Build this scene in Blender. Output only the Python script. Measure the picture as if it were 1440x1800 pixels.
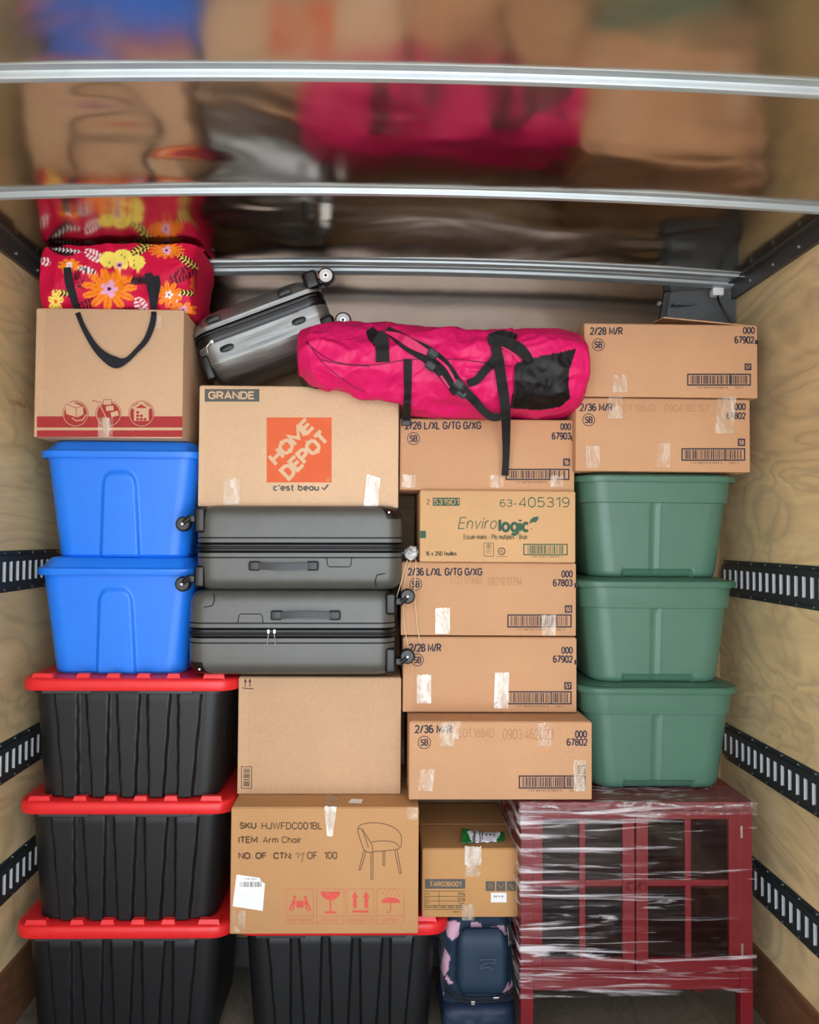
import bpy, bmesh, math, random
from mathutils import Vector, Matrix, noise
from mathutils.bvhtree import BVHTree
C = bpy.context.scene.collection
PI = math.pi
for o in list(bpy.data.objects): bpy.data.objects.remove(o)

# ------------------------------------------------------------------ camera
CAMZ = 1.55
YAW, PITCH, ROLL, SHX = 0.022, 0.031, 0.007, 0.014
cam_d = bpy.data.cameras.new('camera'); cam = bpy.data.objects.new('camera', cam_d); C.objects.link(cam)
cam_d.sensor_fit = 'HORIZONTAL'; cam_d.sensor_width = 36; cam_d.lens = 36.0; cam_d.shift_x = SHX
cam_d.clip_start = .02
RM = Matrix.Rotation(-YAW, 4, 'Z') @ Matrix.Rotation(PI/2 + PITCH, 4, 'X') @ Matrix.Rotation(ROLL, 4, 'Z')
cam.matrix_world = Matrix.Translation((0, 0, CAMZ)) @ RM
bpy.context.scene.camera = cam
R3 = RM.to_3x3(); R3T = R3.transposed()

# ------------------------------------------------------------------ light
world = bpy.data.worlds.new('World'); bpy.context.scene.world = world
world.use_nodes = True
wn = world.node_tree; wn.nodes.clear()
wo = wn.nodes.new('ShaderNodeOutputWorld'); wb = wn.nodes.new('ShaderNodeBackground')
wb.inputs[0].default_value = (0.87, 0.95, 1.06, 1); wb.inputs[1].default_value = 1.0
wn.links.new(wb.outputs[0], wo.inputs[0])
sd = bpy.data.lights.new('sun', 'SUN'); sd.energy = 3.0; sd.angle = math.radians(12); sd.color = (1, .98, .96)
so = bpy.data.objects.new('sun', sd); C.objects.link(so)
so.rotation_euler = Vector((0.22, 0.40, -0.90)).to_track_quat('-Z', 'Y').to_euler()
pd = bpy.data.lights.new('door_portal', 'AREA'); pd.shape = 'RECTANGLE'; pd.size = 2.42; pd.size_y = 2.5
pd.cycles.is_portal = True
po = bpy.data.objects.new('door_portal', pd); C.objects.link(po); po.location = (.05, -.11, 1.25); po.rotation_euler = (PI/2, 0, 0)
vs = bpy.context.scene.view_settings
vs.view_transform = 'Standard'; vs.look = 'None'; vs.gamma = 1; vs.use_curve_mapping = False
vs.exposure = 2.35

# ------------------------------------------------------------------ pixel -> place helpers
def ray(px, py):
    return R3 @ Vector(((px-720)/1440 + SHX, (900-py)/1440, -1))
def at(px, py, Y):
    d = ray(px, py); t = Y/d.y
    return Vector((d.x*t, Y, CAMZ + d.z*t))
def X_(px, py, Y): return at(px, py, Y).x
def Z_(px, py, Y): return at(px, py, Y).z
def proj(p):
    v = R3T @ (Vector(p) - Vector((0, 0, CAMZ)))
    return 720 + 1440*(v.x/-v.z - SHX), 900 - 1440*(v.y/-v.z)
def lin(c):
    c = c/255
    return c/12.92 if c <= .04045 else ((c+.055)/1.055)**2.4
def col(r, g, b): return (lin(r), lin(g), lin(b), 1)

# ------------------------------------------------------------------ materials
MATS = {}
def nmat(name):
    m = bpy.data.materials.new(name); m.use_nodes = True; nt = m.node_tree
    return m, nt, nt.nodes['Principled BSDF']
def N(nt, t, **kw):
    n = nt.nodes.new(t)
    for k, v in kw.items():
        if hasattr(n, k) and k not in n.inputs: setattr(n, k, v)
    return n
def tex(nt, scale, detail=4, rough=.5, stretch=(1, 1, 1), dist=0, rot=(0, 0, 0)):
    tc = nt.nodes.new('ShaderNodeTexCoord'); mp = nt.nodes.new('ShaderNodeMapping')
    mp.inputs['Scale'].default_value = stretch; mp.inputs['Rotation'].default_value = rot
    nz = nt.nodes.new('ShaderNodeTexNoise')
    nz.inputs['Scale'].default_value = scale; nz.inputs['Detail'].default_value = detail
    nz.inputs['Roughness'].default_value = rough; nz.inputs['Distortion'].default_value = dist
    nt.links.new(tc.outputs['Object'], mp.inputs[0]); nt.links.new(mp.outputs[0], nz.inputs['Vector'])
    return nz
def ramp(nt, src, stops):
    r = nt.nodes.new('ShaderNodeValToRGB'); e = r.color_ramp.elements
    while len(e) < len(stops): e.new(.5)
    for i, (p, c) in enumerate(stops): e[i].position = p; e[i].color = c
    nt.links.new(src, r.inputs[0]); return r
def bump(nt, b, src, strength, dist=.002):
    n = nt.nodes.new('ShaderNodeBump'); n.inputs['Strength'].default_value = strength; n.inputs['Distance'].default_value = dist
    nt.links.new(src, n.inputs['Height'])
    prev = b.inputs['Normal'].links
    if prev: nt.links.new(prev[0].from_socket, n.inputs['Normal'])
    nt.links.new(n.outputs[0], b.inputs['Normal'])
def mixc(c, f): return tuple([min(1, x*f) for x in c[:3]] + [1])
def plain(name, rgb, rough=.5, metal=0, var=.06, scale=30, bmp=0, bscale=60, spec=.5):
    if name in MATS: return MATS[name]
    m, nt, b = nmat(name); c = col(*rgb)
    nz = tex(nt, scale, 5)
    r = ramp(nt, nz.outputs[0], [(.3, mixc(c, 1-var)), (.7, mixc(c, 1+var))])
    nt.links.new(r.outputs[0], b.inputs['Base Color'])
    b.inputs['Roughness'].default_value = rough; b.inputs['Metallic'].default_value = metal
    b.inputs['Specular IOR Level'].default_value = spec
    if bmp: bump(nt, b, tex(nt, bscale, 5).outputs[0], bmp)
    MATS[name] = m; return m
def cardboard(name, rgb):
    if name in MATS: return MATS[name]
    m, nt, b = nmat(name); c = col(*rgb)
    n1 = tex(nt, 3.0, 6, .6); n2 = tex(nt, 260, 3, .7)
    r1 = ramp(nt, n1.outputs[0], [(.3, mixc(c, .93)), (.7, mixc(c, 1.05))])
    r2 = ramp(nt, n2.outputs[0], [(.3, (.88, .87, .86, 1)), (.75, (1.06, 1.06, 1.06, 1))])
    mx = nt.nodes.new('ShaderNodeMix'); mx.data_type = 'RGBA'; mx.blend_type = 'MULTIPLY'; mx.inputs[0].default_value = 1
    nt.links.new(r1.outputs[0], mx.inputs[6]); nt.links.new(r2.outputs[0], mx.inputs[7])
    nt.links.new(mx.outputs[2], b.inputs['Base Color'])
    b.inputs['Roughness'].default_value = .72; b.inputs['Specular IOR Level'].default_value = .25
    bump(nt, b, tex(nt, 55, 2, .5, (1, .02, .02)).outputs[0], .18, .001)
    bump(nt, b, tex(nt, 7, 3, .5).outputs[0], .35, .006)
    MATS[name] = m; return m
def vcol(name, rough=.7, bmp=.3, bscale=300, sheen=.2, spec=.3, fold=0):
    m, nt, b = nmat(name)
    a = nt.nodes.new('ShaderNodeAttribute'); a.attribute_name = 'Col'
    nt.links.new(a.outputs['Color'], b.inputs['Base Color'])
    b.inputs['Roughness'].default_value = rough; b.inputs['Sheen Weight'].default_value = sheen
    b.inputs['Specular IOR Level'].default_value = spec
    bump(nt, b, tex(nt, bscale, 2).outputs[0], bmp, .0006)
    if fold: bump(nt, b, tex(nt, 9, 3, .5, dist=1.2).outputs[0], fold, .012)
    MATS[name] = m; return m
def plywood(name, rgb, dark, vert=False, sc=1.0):
    m, nt, b = nmat(name); c = col(*rgb); dk = col(*dark)
    tc = nt.nodes.new('ShaderNodeTexCoord'); mp = nt.nodes.new('ShaderNodeMapping')
    mp.inputs['Scale'].default_value = (1, .55, 1.5) if not vert else (.6, 1, 1.5)
    nt.links.new(tc.outputs['Object'], mp.inputs[0])
    base = nt.nodes.new('ShaderNodeTexNoise'); base.inputs['Scale'].default_value = 1.9*sc; base.inputs['Detail'].default_value = 3
    base.inputs['Distortion'].default_value = 1.1
    nt.links.new(mp.outputs[0], base.inputs['Vector'])
    ma = nt.nodes.new('ShaderNodeMath'); ma.operation = 'MULTIPLY'; ma.inputs[1].default_value = 9
    nt.links.new(base.outputs[0], ma.inputs[0])
    fr = nt.nodes.new('ShaderNodeMath'); fr.operation = 'FRACT'; nt.links.new(ma.outputs[0], fr.inputs[0])
    rl = ramp(nt, fr.outputs[0], [(0, mixc(c, .80)), (.14, mixc(c, .95)), (.6, mixc(c, 1.06)), (.85, mixc(c, .92)), (1, mixc(c, .80))])
    big = tex(nt, 1.3, 3, .5); rb = ramp(nt, big.outputs[0], [(.3, (.80, .80, .82, 1)), (.7, (1.1, 1.1, 1.08, 1))])
    fine = tex(nt, 22, 5, .7, (1, .1, 1) if not vert else (.1, 1, 1)); rf = ramp(nt, fine.outputs[0], [(.35, (.9, .89, .88, 1)), (.65, (1.04, 1.04, 1.04, 1))])
    cur = rl.outputs[0]
    for r in (rb, rf):
        mx = nt.nodes.new('ShaderNodeMix'); mx.data_type = 'RGBA'; mx.blend_type = 'MULTIPLY'; mx.inputs[0].default_value = 1
        nt.links.new(cur, mx.inputs[6]); nt.links.new(r.outputs[0], mx.inputs[7]); cur = mx.outputs[2]
    sp = tex(nt, 5.5, 6, .75, (1, .4, 1.6) if not vert else (.4, 1, 1.6)); rs = ramp(nt, sp.outputs[0], [(.66, (0, 0, 0, 1)), (.80, (1, 1, 1, 1))])
    mx = nt.nodes.new('ShaderNodeMix'); mx.data_type = 'RGBA'
    nt.links.new(rs.outputs[0], mx.inputs[0]); nt.links.new(cur, mx.inputs[6]); mx.inputs[7].default_value = dk
    nt.links.new(mx.outputs[2], b.inputs['Base Color'])
    b.inputs['Roughness'].default_value = .55; b.inputs['Specular IOR Level'].default_value = .35
    bump(nt, b, fine.outputs[0], .15, .001)
    MATS[name] = m; return m
def sheet_metal(name, rgb, rough, wave=.3, wscale=2.2):
    m, nt, b = nmat(name); c = col(*rgb)
    nz = tex(nt, 5, 5, .6, (1, .4, 1)); r = ramp(nt, nz.outputs[0], [(.3, mixc(c, .9)), (.7, mixc(c, 1.06))])
    nt.links.new(r.outputs[0], b.inputs['Base Color']); b.inputs['Metallic'].default_value = 1
    rr = tex(nt, 3, 4, .6); mr = nt.nodes.new('ShaderNodeMapRange'); mr.inputs[3].default_value = rough*.75; mr.inputs[4].default_value = rough*1.35
    nt.links.new(rr.outputs[0], mr.inputs[0]); nt.links.new(mr.outputs[0], b.inputs['Roughness'])
    if wave: bump(nt, b, tex(nt, wscale, 2, .5, dist=.6).outputs[0], wave, .02)
    MATS[name] = m; return m
def film(name, base_alpha, streak, rgb=(235, 235, 238), stretch=(1, 1, 1), scale=8, lo=.55, hi=.75, bstr=.6, rot=(0, 0, 0), gloss=.05, second=None):
    m, nt, b = nmat(name)
    nt.nodes.remove(b); out = nt.nodes['Material Output']
    nz = tex(nt, scale, 5, .6, stretch, .6, rot); src = nz.outputs[0]
    if second:
        n2 = tex(nt, second[0], 5, .6, second[1], .8, second[2]); mxm = nt.nodes.new('ShaderNodeMath'); mxm.operation = 'MAXIMUM'
        nt.links.new(src, mxm.inputs[0]); nt.links.new(n2.outputs[0], mxm.inputs[1])
        sx = nt.nodes.new('ShaderNodeSeparateXYZ'); tc = nt.nodes.new('ShaderNodeTexCoord'); nt.links.new(tc.outputs['Object'], sx.inputs[0])
        mm = nt.nodes.new('ShaderNodeMath'); mm.operation = 'MULTIPLY_ADD'; mm.inputs[1].default_value = -.16; nt.links.new(sx.outputs[0], mm.inputs[0]); nt.links.new(mxm.outputs[0], mm.inputs[2])
        src = mm.outputs[0]
    mr = nt.nodes.new('ShaderNodeMapRange'); mr.inputs[1].default_value = lo; mr.inputs[2].default_value = hi
    mr.inputs[3].default_value = base_alpha; mr.inputs[4].default_value = streak
    nt.links.new(src, mr.inputs[0])
    tr = nt.nodes.new('ShaderNodeBsdfTransparent')
    df = nt.nodes.new('ShaderNodeBsdfPrincipled'); df.inputs['Base Color'].default_value = col(*rgb); df.inputs['Roughness'].default_value = .18
    df.inputs['Specular IOR Level'].default_value = .9
    bp = nt.nodes.new('ShaderNodeBump'); bp.inputs['Strength'].default_value = bstr; bp.inputs['Distance'].default_value = .01
    nt.links.new(nz.outputs[0], bp.inputs['Height']); nt.links.new(bp.outputs[0], df.inputs['Normal'])
    mx = nt.nodes.new('ShaderNodeMixShader'); nt.links.new(mr.outputs[0], mx.inputs[0])
    nt.links.new(tr.outputs[0], mx.inputs[1]); nt.links.new(df.outputs[0], mx.inputs[2])
    gl = nt.nodes.new('ShaderNodeBsdfGlossy'); gl.inputs['Roughness'].default_value = .12; nt.links.new(bp.outputs[0], gl.inputs['Normal'])
    mx2 = nt.nodes.new('ShaderNodeMixShader'); mx2.inputs[0].default_value = gloss
    nt.links.new(mx.outputs[0], mx2.inputs[1]); nt.links.new(gl.outputs[0], mx2.inputs[2])
    nt.links.new(mx2.outputs[0], out.inputs['Surface'])
    MATS[name] = m; return m

M_ply = plywood('plywood', (226, 200, 152), (150, 110, 66))
M_plyb = plywood('plywood_back', (170, 140, 100), (110, 80, 50), vert=True)
M_kick = plywood('kick_board', (112, 76, 52), (60, 38, 25), sc=2)
M_floor = plywood('floor_wood', (112, 102, 88), (60, 52, 44), sc=2.5)
M_ceil = sheet_metal('ceiling_sheet', (190, 181, 170), .15, .55, 2.4)
M_back = sheet_metal('back_sheet', (112, 100, 92), .2, .5, 1.5)
M_galv = plain('galvanised', (172, 180, 183), .38, .5, .05, 12)
M_frame = plain('dark_alloy', (92, 92, 90), .45, .7, .08, 10)
M_rail = plain('rail_steel', (62, 70, 74), .42, .5, .1, 18)
M_lip = plain('rail_lip', (210, 214, 216), .4, .2, .04)
M_rivet = plain('rivet', (200, 200, 195), .3, .9)
M_cornerp = plain('corner_plastic', (88, 92, 94), .5, 0, .06)
M_black = plain('black_plastic', (10, 11, 12), .36, 0, .08)
M_tote = plain('tote_black', (16, 18, 20), .45, 0, .05, 20, .12, 500)
M_red = plain('lid_red', (224, 36, 40), .38, 0, .04)
M_blue = plain('tote_blue', (28, 122, 236), .38, 0, .03, 8, .1, 300)
M_green = plain('tote_green', (74, 112, 95), .36, 0, .05, 6, .1, 300)
M_greenl = plain('tote_green_lid', (68, 108, 90), .34, 0, .05, 6)
M_shell = plain('shell_graphite', (84, 84, 80), .36, .2, .05, 20, .1, 500)
M_groove = plain('groove_dark', (14, 14, 15), .6)
M_hub = plain('hub_white', (205, 205, 205), .35)
M_hubg = plain('hub_grey', (110, 110, 110), .35)
M_silver = plain('pull_silver', (215, 215, 210), .25, .9)
M_web = plain('webbing_black', (7, 7, 8), .75, 0, .1, 200, .5, 700)
M_navy = plain('webbing_navy', (8, 13, 26), .75, 0, .1, 200, .5, 700)
M_cab = plain('cabinet_red', (112, 20, 28), .35, 0, .06, 5)
M_tape = film('packing_tape', .04, .5, (240, 226, 200), (1, 1, .35), 30, .42, .62, 1.0)
M_tapew = film('white_tape', .40, .9, (245, 236, 222), (1, 1, .4), 30, .38, .6, 1.0)
M_wrap = film('stretch_wrap', .0, .62, (238, 232, 236), (.07, .3, 1.6), 24, .575, .69, 1.0, (0, math.radians(3), 0), .022, (20, (.12, .3, 1.5), (0, math.radians(13), 0)))  # pale streaks: wrinkle reflections and whiter folds, both mixed in as colour
M_wrap2 = film('stretch_wrap_bunched', .04, .75, (240, 238, 240), (.35, 1, 1.6), 30, .54, .68, 1.4, gloss=.05)
M_clear = film('clear_crumple', .25, .8, (240, 238, 240), (1, 1, 1.2), 26, .45, .62, 1.4)
m, nt, b = nmat('silver_shell'); MATS['silver_shell'] = m; M_sshell = m
nz = tex(nt, 45, 4, .7, (.08, 1, 1.6)); r_ = ramp(nt, nz.outputs[0], [(.3, col(105, 107, 107)), (.7, col(165, 168, 168))])
nt.links.new(r_.outputs[0], b.inputs['Base Color']); b.inputs['Metallic'].default_value = .75; b.inputs['Roughness'].default_value = .27
bump(nt, b, nz.outputs[0], .12, .001)
m, nt, b = nmat('cabinet_glass'); M_glass = m
nt.nodes.remove(b); tr = nt.nodes.new('ShaderNodeBsdfTransparent'); tr.inputs[0].default_value = (.72, .72, .72, 1)
gl = nt.nodes.new('ShaderNodeBsdfGlossy'); gl.inputs['Roughness'].default_value = .05; mx = nt.nodes.new('ShaderNodeMixShader'); mx.inputs[0].default_value = .03
nt.links.new(tr.outputs[0], mx.inputs[1]); nt.links.new(gl.outputs[0], mx.inputs[2]); nt.links.new(mx.outputs[0], nt.nodes['Material Output'].inputs['Surface'])
INK = plain('ink_navy', (38, 34, 52), .7, 0, .1, 40)
INKG = plain('ink_green', (44, 84, 62), .7, 0, .1, 40)
INKK = plain('ink_olive', (72, 66, 44), .7, 0, .1, 40)
INKB = plain('ink_brown', (78, 54, 32), .7, 0, .1, 40)
INKD = plain('ink_grey', (86, 84, 78), .7, 0, .1, 40)
INKF = plain('ink_faint', (172, 126, 88), .7, 0, .1, 40)
INKR = plain('ink_red', (206, 78, 66), .7, 0, .08, 40)
INKRD = plain('ink_crimson', (160, 36, 38), .7, 0, .08, 40)
INKO = plain('ink_orange', (212, 92, 46), .7, 0, .05, 20)
PAPER = plain('paper_white', (232, 232, 230), .5, 0, .03)
FADE = plain('ink_red_faded', (196, 112, 82), .7, 0, .1, 40)
CB_HD = cardboard('card_light', (214, 180, 146))
CB_PL = cardboard('card_plain', (196, 160, 126))
CB_GL = cardboard('card_orange', (198, 152, 114))
CB_AC = cardboard('card_brown', (190, 144, 98))
CB_L = cardboard('card_tan', (202, 166, 132))
CB_TR = cardboard('card_ochre', (192, 145, 94))
CB_EN = cardboard('card_yellow', (206, 164, 118))

# ------------------------------------------------------------------ object helpers
def link(name, me, mats, parent=None, loc=(0, 0, 0), smooth=None):
    if not isinstance(mats, (list, tuple)): mats = [mats]
    for m in mats: me.materials.append(m)
    if smooth is not None:
        for p in me.polygons: p.use_smooth = True
        me.set_sharp_from_angle(angle=math.radians(smooth))
    o = bpy.data.objects.new(name, me); C.objects.link(o); o.location = loc
    if parent: o.parent = parent
    return o
def thing(name, label, cat, loc=(0, 0, 0), group=None):
    o = bpy.data.objects.new(name, None); C.objects.link(o); o.location = loc; o.empty_display_size = .05
    o['label'] = label; o['category'] = cat
    if group: o['group'] = group
    return o
def tag(o, label, cat, group=None):
    o['label'] = label; o['category'] = cat
    if group: o['group'] = group
    return o
class MB:
    def __init__(s): s.v = []; s.f = []; s.m = []
    def add(s, vs, fs, mi=0):
        b = len(s.v); s.v += [tuple(v) for v in vs]; s.f += [tuple(i+b for i in f) for f in fs]; s.m += [mi]*len(fs)
    def box(s, x0, x1, y0, y1, z0, z1, mi=0, bev=0):
        if bev:
            bm = bmesh.new(); bmesh.ops.create_cube(bm, size=1)
            for v in bm.verts: v.co = Vector(((x0+x1)/2 + v.co.x*(x1-x0), (y0+y1)/2 + v.co.y*(y1-y0), (z0+z1)/2 + v.co.z*(z1-z0)))
            bmesh.ops.bevel(bm, geom=bm.edges[:], offset=bev, segments=3, profile=.5, affect='EDGES')
            s.bm(bm, mi); return
        s.add([(x0, y0, z0), (x1, y0, z0), (x1, y1, z0), (x0, y1, z0), (x0, y0, z1), (x1, y0, z1), (x1, y1, z1), (x0, y1, z1)],
              [(0, 3, 2, 1), (4, 5, 6, 7), (0, 1, 5, 4), (1, 2, 6, 5), (2, 3, 7, 6), (3, 0, 4, 7)], mi)
    def bm(s, bm, mi=0, mat=None):
        bm.verts.index_update()
        s.add([(mat @ v.co if mat else v.co) for v in bm.verts], [[v.index for v in f.verts] for f in bm.faces], mi); bm.free()
    def cyl(s, p0, p1, r, mi=0, n=20, r2=None, bev=0):
        p0 = Vector(p0); p1 = Vector(p1); d = p1-p0; L = d.length; q = d.to_track_quat('Z', 'Y').to_matrix()
        r2 = r if r2 is None else r2
        prof = [(r, 0), (r2, L)] if not bev else [(r-bev, 0), (r, bev), (r2, L-bev), (r2-bev, L)]
        vs = []
        for (rr, z) in prof:
            for i in range(n):
                a = 2*PI*i/n; vs.append(p0 + q @ Vector((rr*math.cos(a), rr*math.sin(a), z)))
        fs = []
        for k in range(len(prof)-1):
            for i in range(n): fs.append((k*n+i, k*n+(i+1) % n, (k+1)*n+(i+1) % n, (k+1)*n+i))
        fs.append(tuple(range(n-1, -1, -1))); fs.append(tuple((len(prof)-1)*n+i for i in range(n)))
        s.add(vs, fs, mi)
    def tube(s, pts, r, mi=0, n=8):
        pts = [Vector(p) for p in pts]; vs = []; up = Vector((0, 1, .01))
        for i, p in enumerate(pts):
            t = (pts[min(i+1, len(pts)-1)] - pts[max(i-1, 0)]).normalized()
            a = t.cross(up)
            if a.length < 1e-3: a = t.cross(Vector((1, 0, 0)))
            a.normalize(); b_ = t.cross(a)
            rr = r[i] if isinstance(r, list) else r
            for k in range(n):
                q = 2*PI*k/n; vs.append(p + a*rr*math.cos(q) + b_*rr*math.sin(q))
        fs = [(i*n+k, i*n+(k+1) % n, (i+1)*n+(k+1) % n, (i+1)*n+k) for i in range(len(pts)-1) for k in range(n)]
        fs += [tuple(range(n-1, -1, -1)), tuple((len(pts)-1)*n+k for k in range(n))]
        s.add(vs, fs, mi)
    def loft(s, rings, mi=0, caps=True, mis=None):
        n = len(rings[0]); vs = [p for r in rings for p in r]; b = len(s.v)
        s.v += [tuple(v) for v in vs]
        for k in range(len(rings)-1):
            mm = mis[k] if mis else mi
            for i in range(n):
                s.f.append((b+k*n+i, b+k*n+(i+1) % n, b+(k+1)*n+(i+1) % n, b+(k+1)*n+i)); s.m.append(mm)
        if caps:
            s.f.append(tuple(b+i for i in range(n-1, -1, -1))); s.m.append(mis[0] if mis else mi)
            s.f.append(tuple(b+(len(rings)-1)*n+i for i in range(n))); s.m.append(mis[-1] if mis else mi)
    def mesh(s, name):
        me = bpy.data.meshes.new(name); me.from_pydata(s.v, [], s.f)
        for p, mi in zip(me.polygons, s.m): p.material_index = mi
        me.update(); return me
    def build(s, name, mats, parent=None, loc=(0, 0, 0), smooth=None, recenter=False):
        me = s.mesh(name)
        return link(name, me, mats, parent, loc, smooth)
def struct(o): o['kind'] = 'structure'; return o

def ring(w, d, r, z, nf=8, ns=6, nc=6, disp=None, t=0, cx=0, cy=0):
    """rounded rectangle ring, front side (y = -d/2) finely divided; disp(u, t) pushes the front outwards"""
    r = min(r, w/2-.001, d/2-.001); P = []
    def side(a, b_, n, f=None, nrm=None):
        for i in range(n):
            q = i/n; x = a[0]+(b_[0]-a[0])*q; y = a[1]+(b_[1]-a[1])*q
            if f:
                u = x/(w/2); e = f(u, t); y -= e
            P.append((cx+x, cy+y, z))
    def corner(px, py, a0):
        for i in range(nc):
            a = a0 + PI/2*i/nc; P.append((cx+px+r*math.cos(a), cy+py+r*math.sin(a), z))
    W, D = w/2, d/2
    side((-W+r, -D), (W-r, -D), nf, disp); corner(W-r, -D+r, -PI/2)
    side((W, -D+r), (W, D-r), ns); corner(W-r, D-r, 0)
    side((W-r, D), (-W+r, D), nf); corner(-W+r, D-r, PI/2)
    side((-W, D-r), (-W, -D+r), ns); corner(-W+r, -D+r, PI)
    return P
def sstep(a, b_, x):
    t = max(0, min(1, (x-a)/(b_-a))); return t*t*(3-2*t)
def catmull(P, per=8):
    out = []
    for i in range(len(P)-1):
        p0 = P[max(i-1, 0)]; p1 = P[i]; p2 = P[i+1]; p3 = P[min(i+2, len(P)-1)]
        for k in range(per):
            t = k/per
            out.append(tuple(.5*((2*b)+(-a+c)*t+(2*a-5*b+4*c-d)*t*t+(-a+3*b-3*c+d)*t**3) for a, b, c, d in zip(p0, p1, p2, p3)))
    out.append(tuple(P[-1])); return out

# ------------------------------------------------------------------ print on carton faces
def _arc(cx, cy, rx, ry, a0, a1, n=10):
    return [(cx+rx*math.cos(math.radians(a0+(a1-a0)*i/n)), cy+ry*math.sin(math.radians(a0+(a1-a0)*i/n))) for i in range(n+1)]
def _glyphs():
    A = _arc; G = {}
    rr = lambda x0, y0, x1, y1, r, s=1: A(x1-r, y1-r*s, r, r*s, 0, 90, 5)+A(x0+r, y1-r*s, r, r*s, 90, 180, 5)+A(x0+r, y0+r*s, r, r*s, 180, 270, 5)+A(x1-r, y0+r*s, r, r*s, 270, 360, 5)
    o = rr(0, 0, 1, 1, .5, .64); o = o+[o[0]]
    G['0'] = (.5, [o]); G['O'] = (.62, [o]); G['1'] = (.28, [[(.05, .78), (1, 1), (1, 0)]])
    G['2'] = (.5, [A(.5, .72, .5, .28, 170, -15, 10)+[(.75, .45), (0, 0), (1, 0)]])
    G['3'] = (.5, [A(.5, .76, .46, .24, 160, -80, 10)+[(.35, .53)], [(.35, .53)]+A(.5, .27, .5, .27, 85, -160, 10)])
    G['4'] = (.52, [[(.78, 0), (.78, 1), (0, .27), (1, .27)]])
    G['5'] = (.5, [[(.92, 1), (.12, 1), (.05, .52)]+A(.48, .32, .52, .32, 120, -155, 10)])
    G['6'] = (.5, [A(.5, .3, .5, .3, 0, 360, 16), [(.86, .93)]+A(.55, .62, .55, .38, 80, 180, 6)+[(0, .3)]])
    G['9'] = (.5, [A(.5, .7, .5, .3, 0, 360, 16), [(.14, .07)]+A(.45, .38, .55, .38, -100, 0, 6)+[(1, .7)]])
    G['7'] = (.48, [[(0, 1), (1, 1), (.35, 0)]])
    G['8'] = (.5, [A(.5, .76, .44, .24, 0, 360, 16), A(.5, .27, .5, .27, 0, 360, 16)])
    G['A'] = (.6, [[(0, 0), (.5, 1), (1, 0)], [(.16, .3), (.84, .3)]])
    G['B'] = (.52, [[(0, 0), (0, 1)]+A(.55, .765, .4, .235, 90, -90, 8)+[(0, .53)], [(0, .53)]+A(.55, .265, .45, .265, 90, -90, 8)+[(0, 0)]])
    G['C'] = (.56, [A(.52, .68, .5, .32, 10, 180, 8)+A(.52, .32, .5, .32, 180, 350, 8)])
    G['D'] = (.56, [[(0, 0), (0, 1)]+A(.45, .6, .55, .4, 90, 0, 6)+A(.45, .4, .55, .4, 0, -90, 6)+[(0, 0)]])
    G['E'] = (.48, [[(1, 1), (0, 1), (0, 0), (1, 0)], [(0, .52), (.88, .52)]])
    G['F'] = (.46, [[(1, 1), (0, 1), (0, 0)], [(0, .5), (.85, .5)]])
    G['G'] = (.6, [A(.52, .68, .5, .32, 15, 180, 8)+A(.52, .32, .5, .32, 180, 360, 8)+[(1.02, .48), (.58, .48)]])
    G['H'] = (.56, [[(0, 0), (0, 1)], [(1, 0), (1, 1)], [(0, .52), (1, .52)]])
    G['I'] = (.01, [[(.5, 0), (.5, 1)]])
    G['J'] = (.45, [[(1, 1), (1, .3)]+A(.5, .3, .5, .3, 0, -165, 8)])
    G['K'] = (.56, [[(0, 0), (0, 1)], [(.95, 1), (0, .4)], [(.3, .58), (1, 0)]])
    G['L'] = (.44, [[(0, 1), (0, 0), (1, 0)]])
    G['M'] = (.7, [[(0, 0), (0, 1), (.5, .22), (1, 1), (1, 0)]])
    G['N'] = (.56, [[(0, 0), (0, 1), (1, 0), (1, 1)]])
    G['P'] = (.5, [[(0, 0), (0, 1)]+A(.5, .73, .5, .27, 90, -90, 8)+[(0, .46)]])
    G['Q'] = (.62, [o, [(.6, .2), (1.05, -.04)]])
    G['R'] = (.54, [[(0, 0), (0, 1)]+A(.5, .74, .48, .26, 90, -90, 8)+[(0, .48)], [(.5, .48), (1, 0)]])
    G['S'] = (.52, [A(.5, .75, .46, .25, 20, 250, 10)+A(.5, .26, .5, .26, 75, -160, 10)])
    G['T'] = (.54, [[(0, 1), (1, 1)], [(.5, 1), (.5, 0)]])
    G['U'] = (.56, [[(0, 1), (0, .32)]+A(.5, .32, .5, .32, 180, 360, 8)+[(1, 1)]])
    G['V'] = (.58, [[(0, 1), (.5, 0), (1, 1)]])
    G['W'] = (.86, [[(0, 1), (.25, 0), (.5, .95), (.75, 0), (1, 1)]])
    G['X'] = (.56, [[(0, 0), (1, 1)], [(0, 1), (1, 0)]]); G['Y'] = (.56, [[(0, 1), (.5, .45), (1, 1)], [(.5, .45), (.5, 0)]])
    G['Z'] = (.52, [[(0, 1), (1, 1), (0, 0), (1, 0)]])
    h = .70; c = A(.5, h/2, .5, h/2, 0, 360, 16)
    G['o'] = (.46, [c]); G['a'] = (.44, [c, [(1, h), (1, 0)]]); G['b'] = (.44, [c, [(0, 1), (0, 0)]]); G['d'] = (.44, [c, [(1, 1), (1, 0)]])
    G['c'] = (.42, [A(.5, h/2, .5, h/2, 45, 315, 12)]); G['e'] = (.44, [[(0, h/2), (1, h/2)]+A(.5, h/2, .5, h/2, 0, 310, 14)])
    G['p'] = (.44, [c, [(0, h), (0, -.28)]]); G['g'] = (.44, [c, [(1, h), (1, -.08)]+A(.5, -.08, .5, .22, 0, -150, 8)])
    G['i'] = (.01, [[(.5, 0), (.5, h)], [(.5, .86), (.5, 1)]]); G['l'] = (.01, [[(.5, 0), (.5, 1)]])
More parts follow.
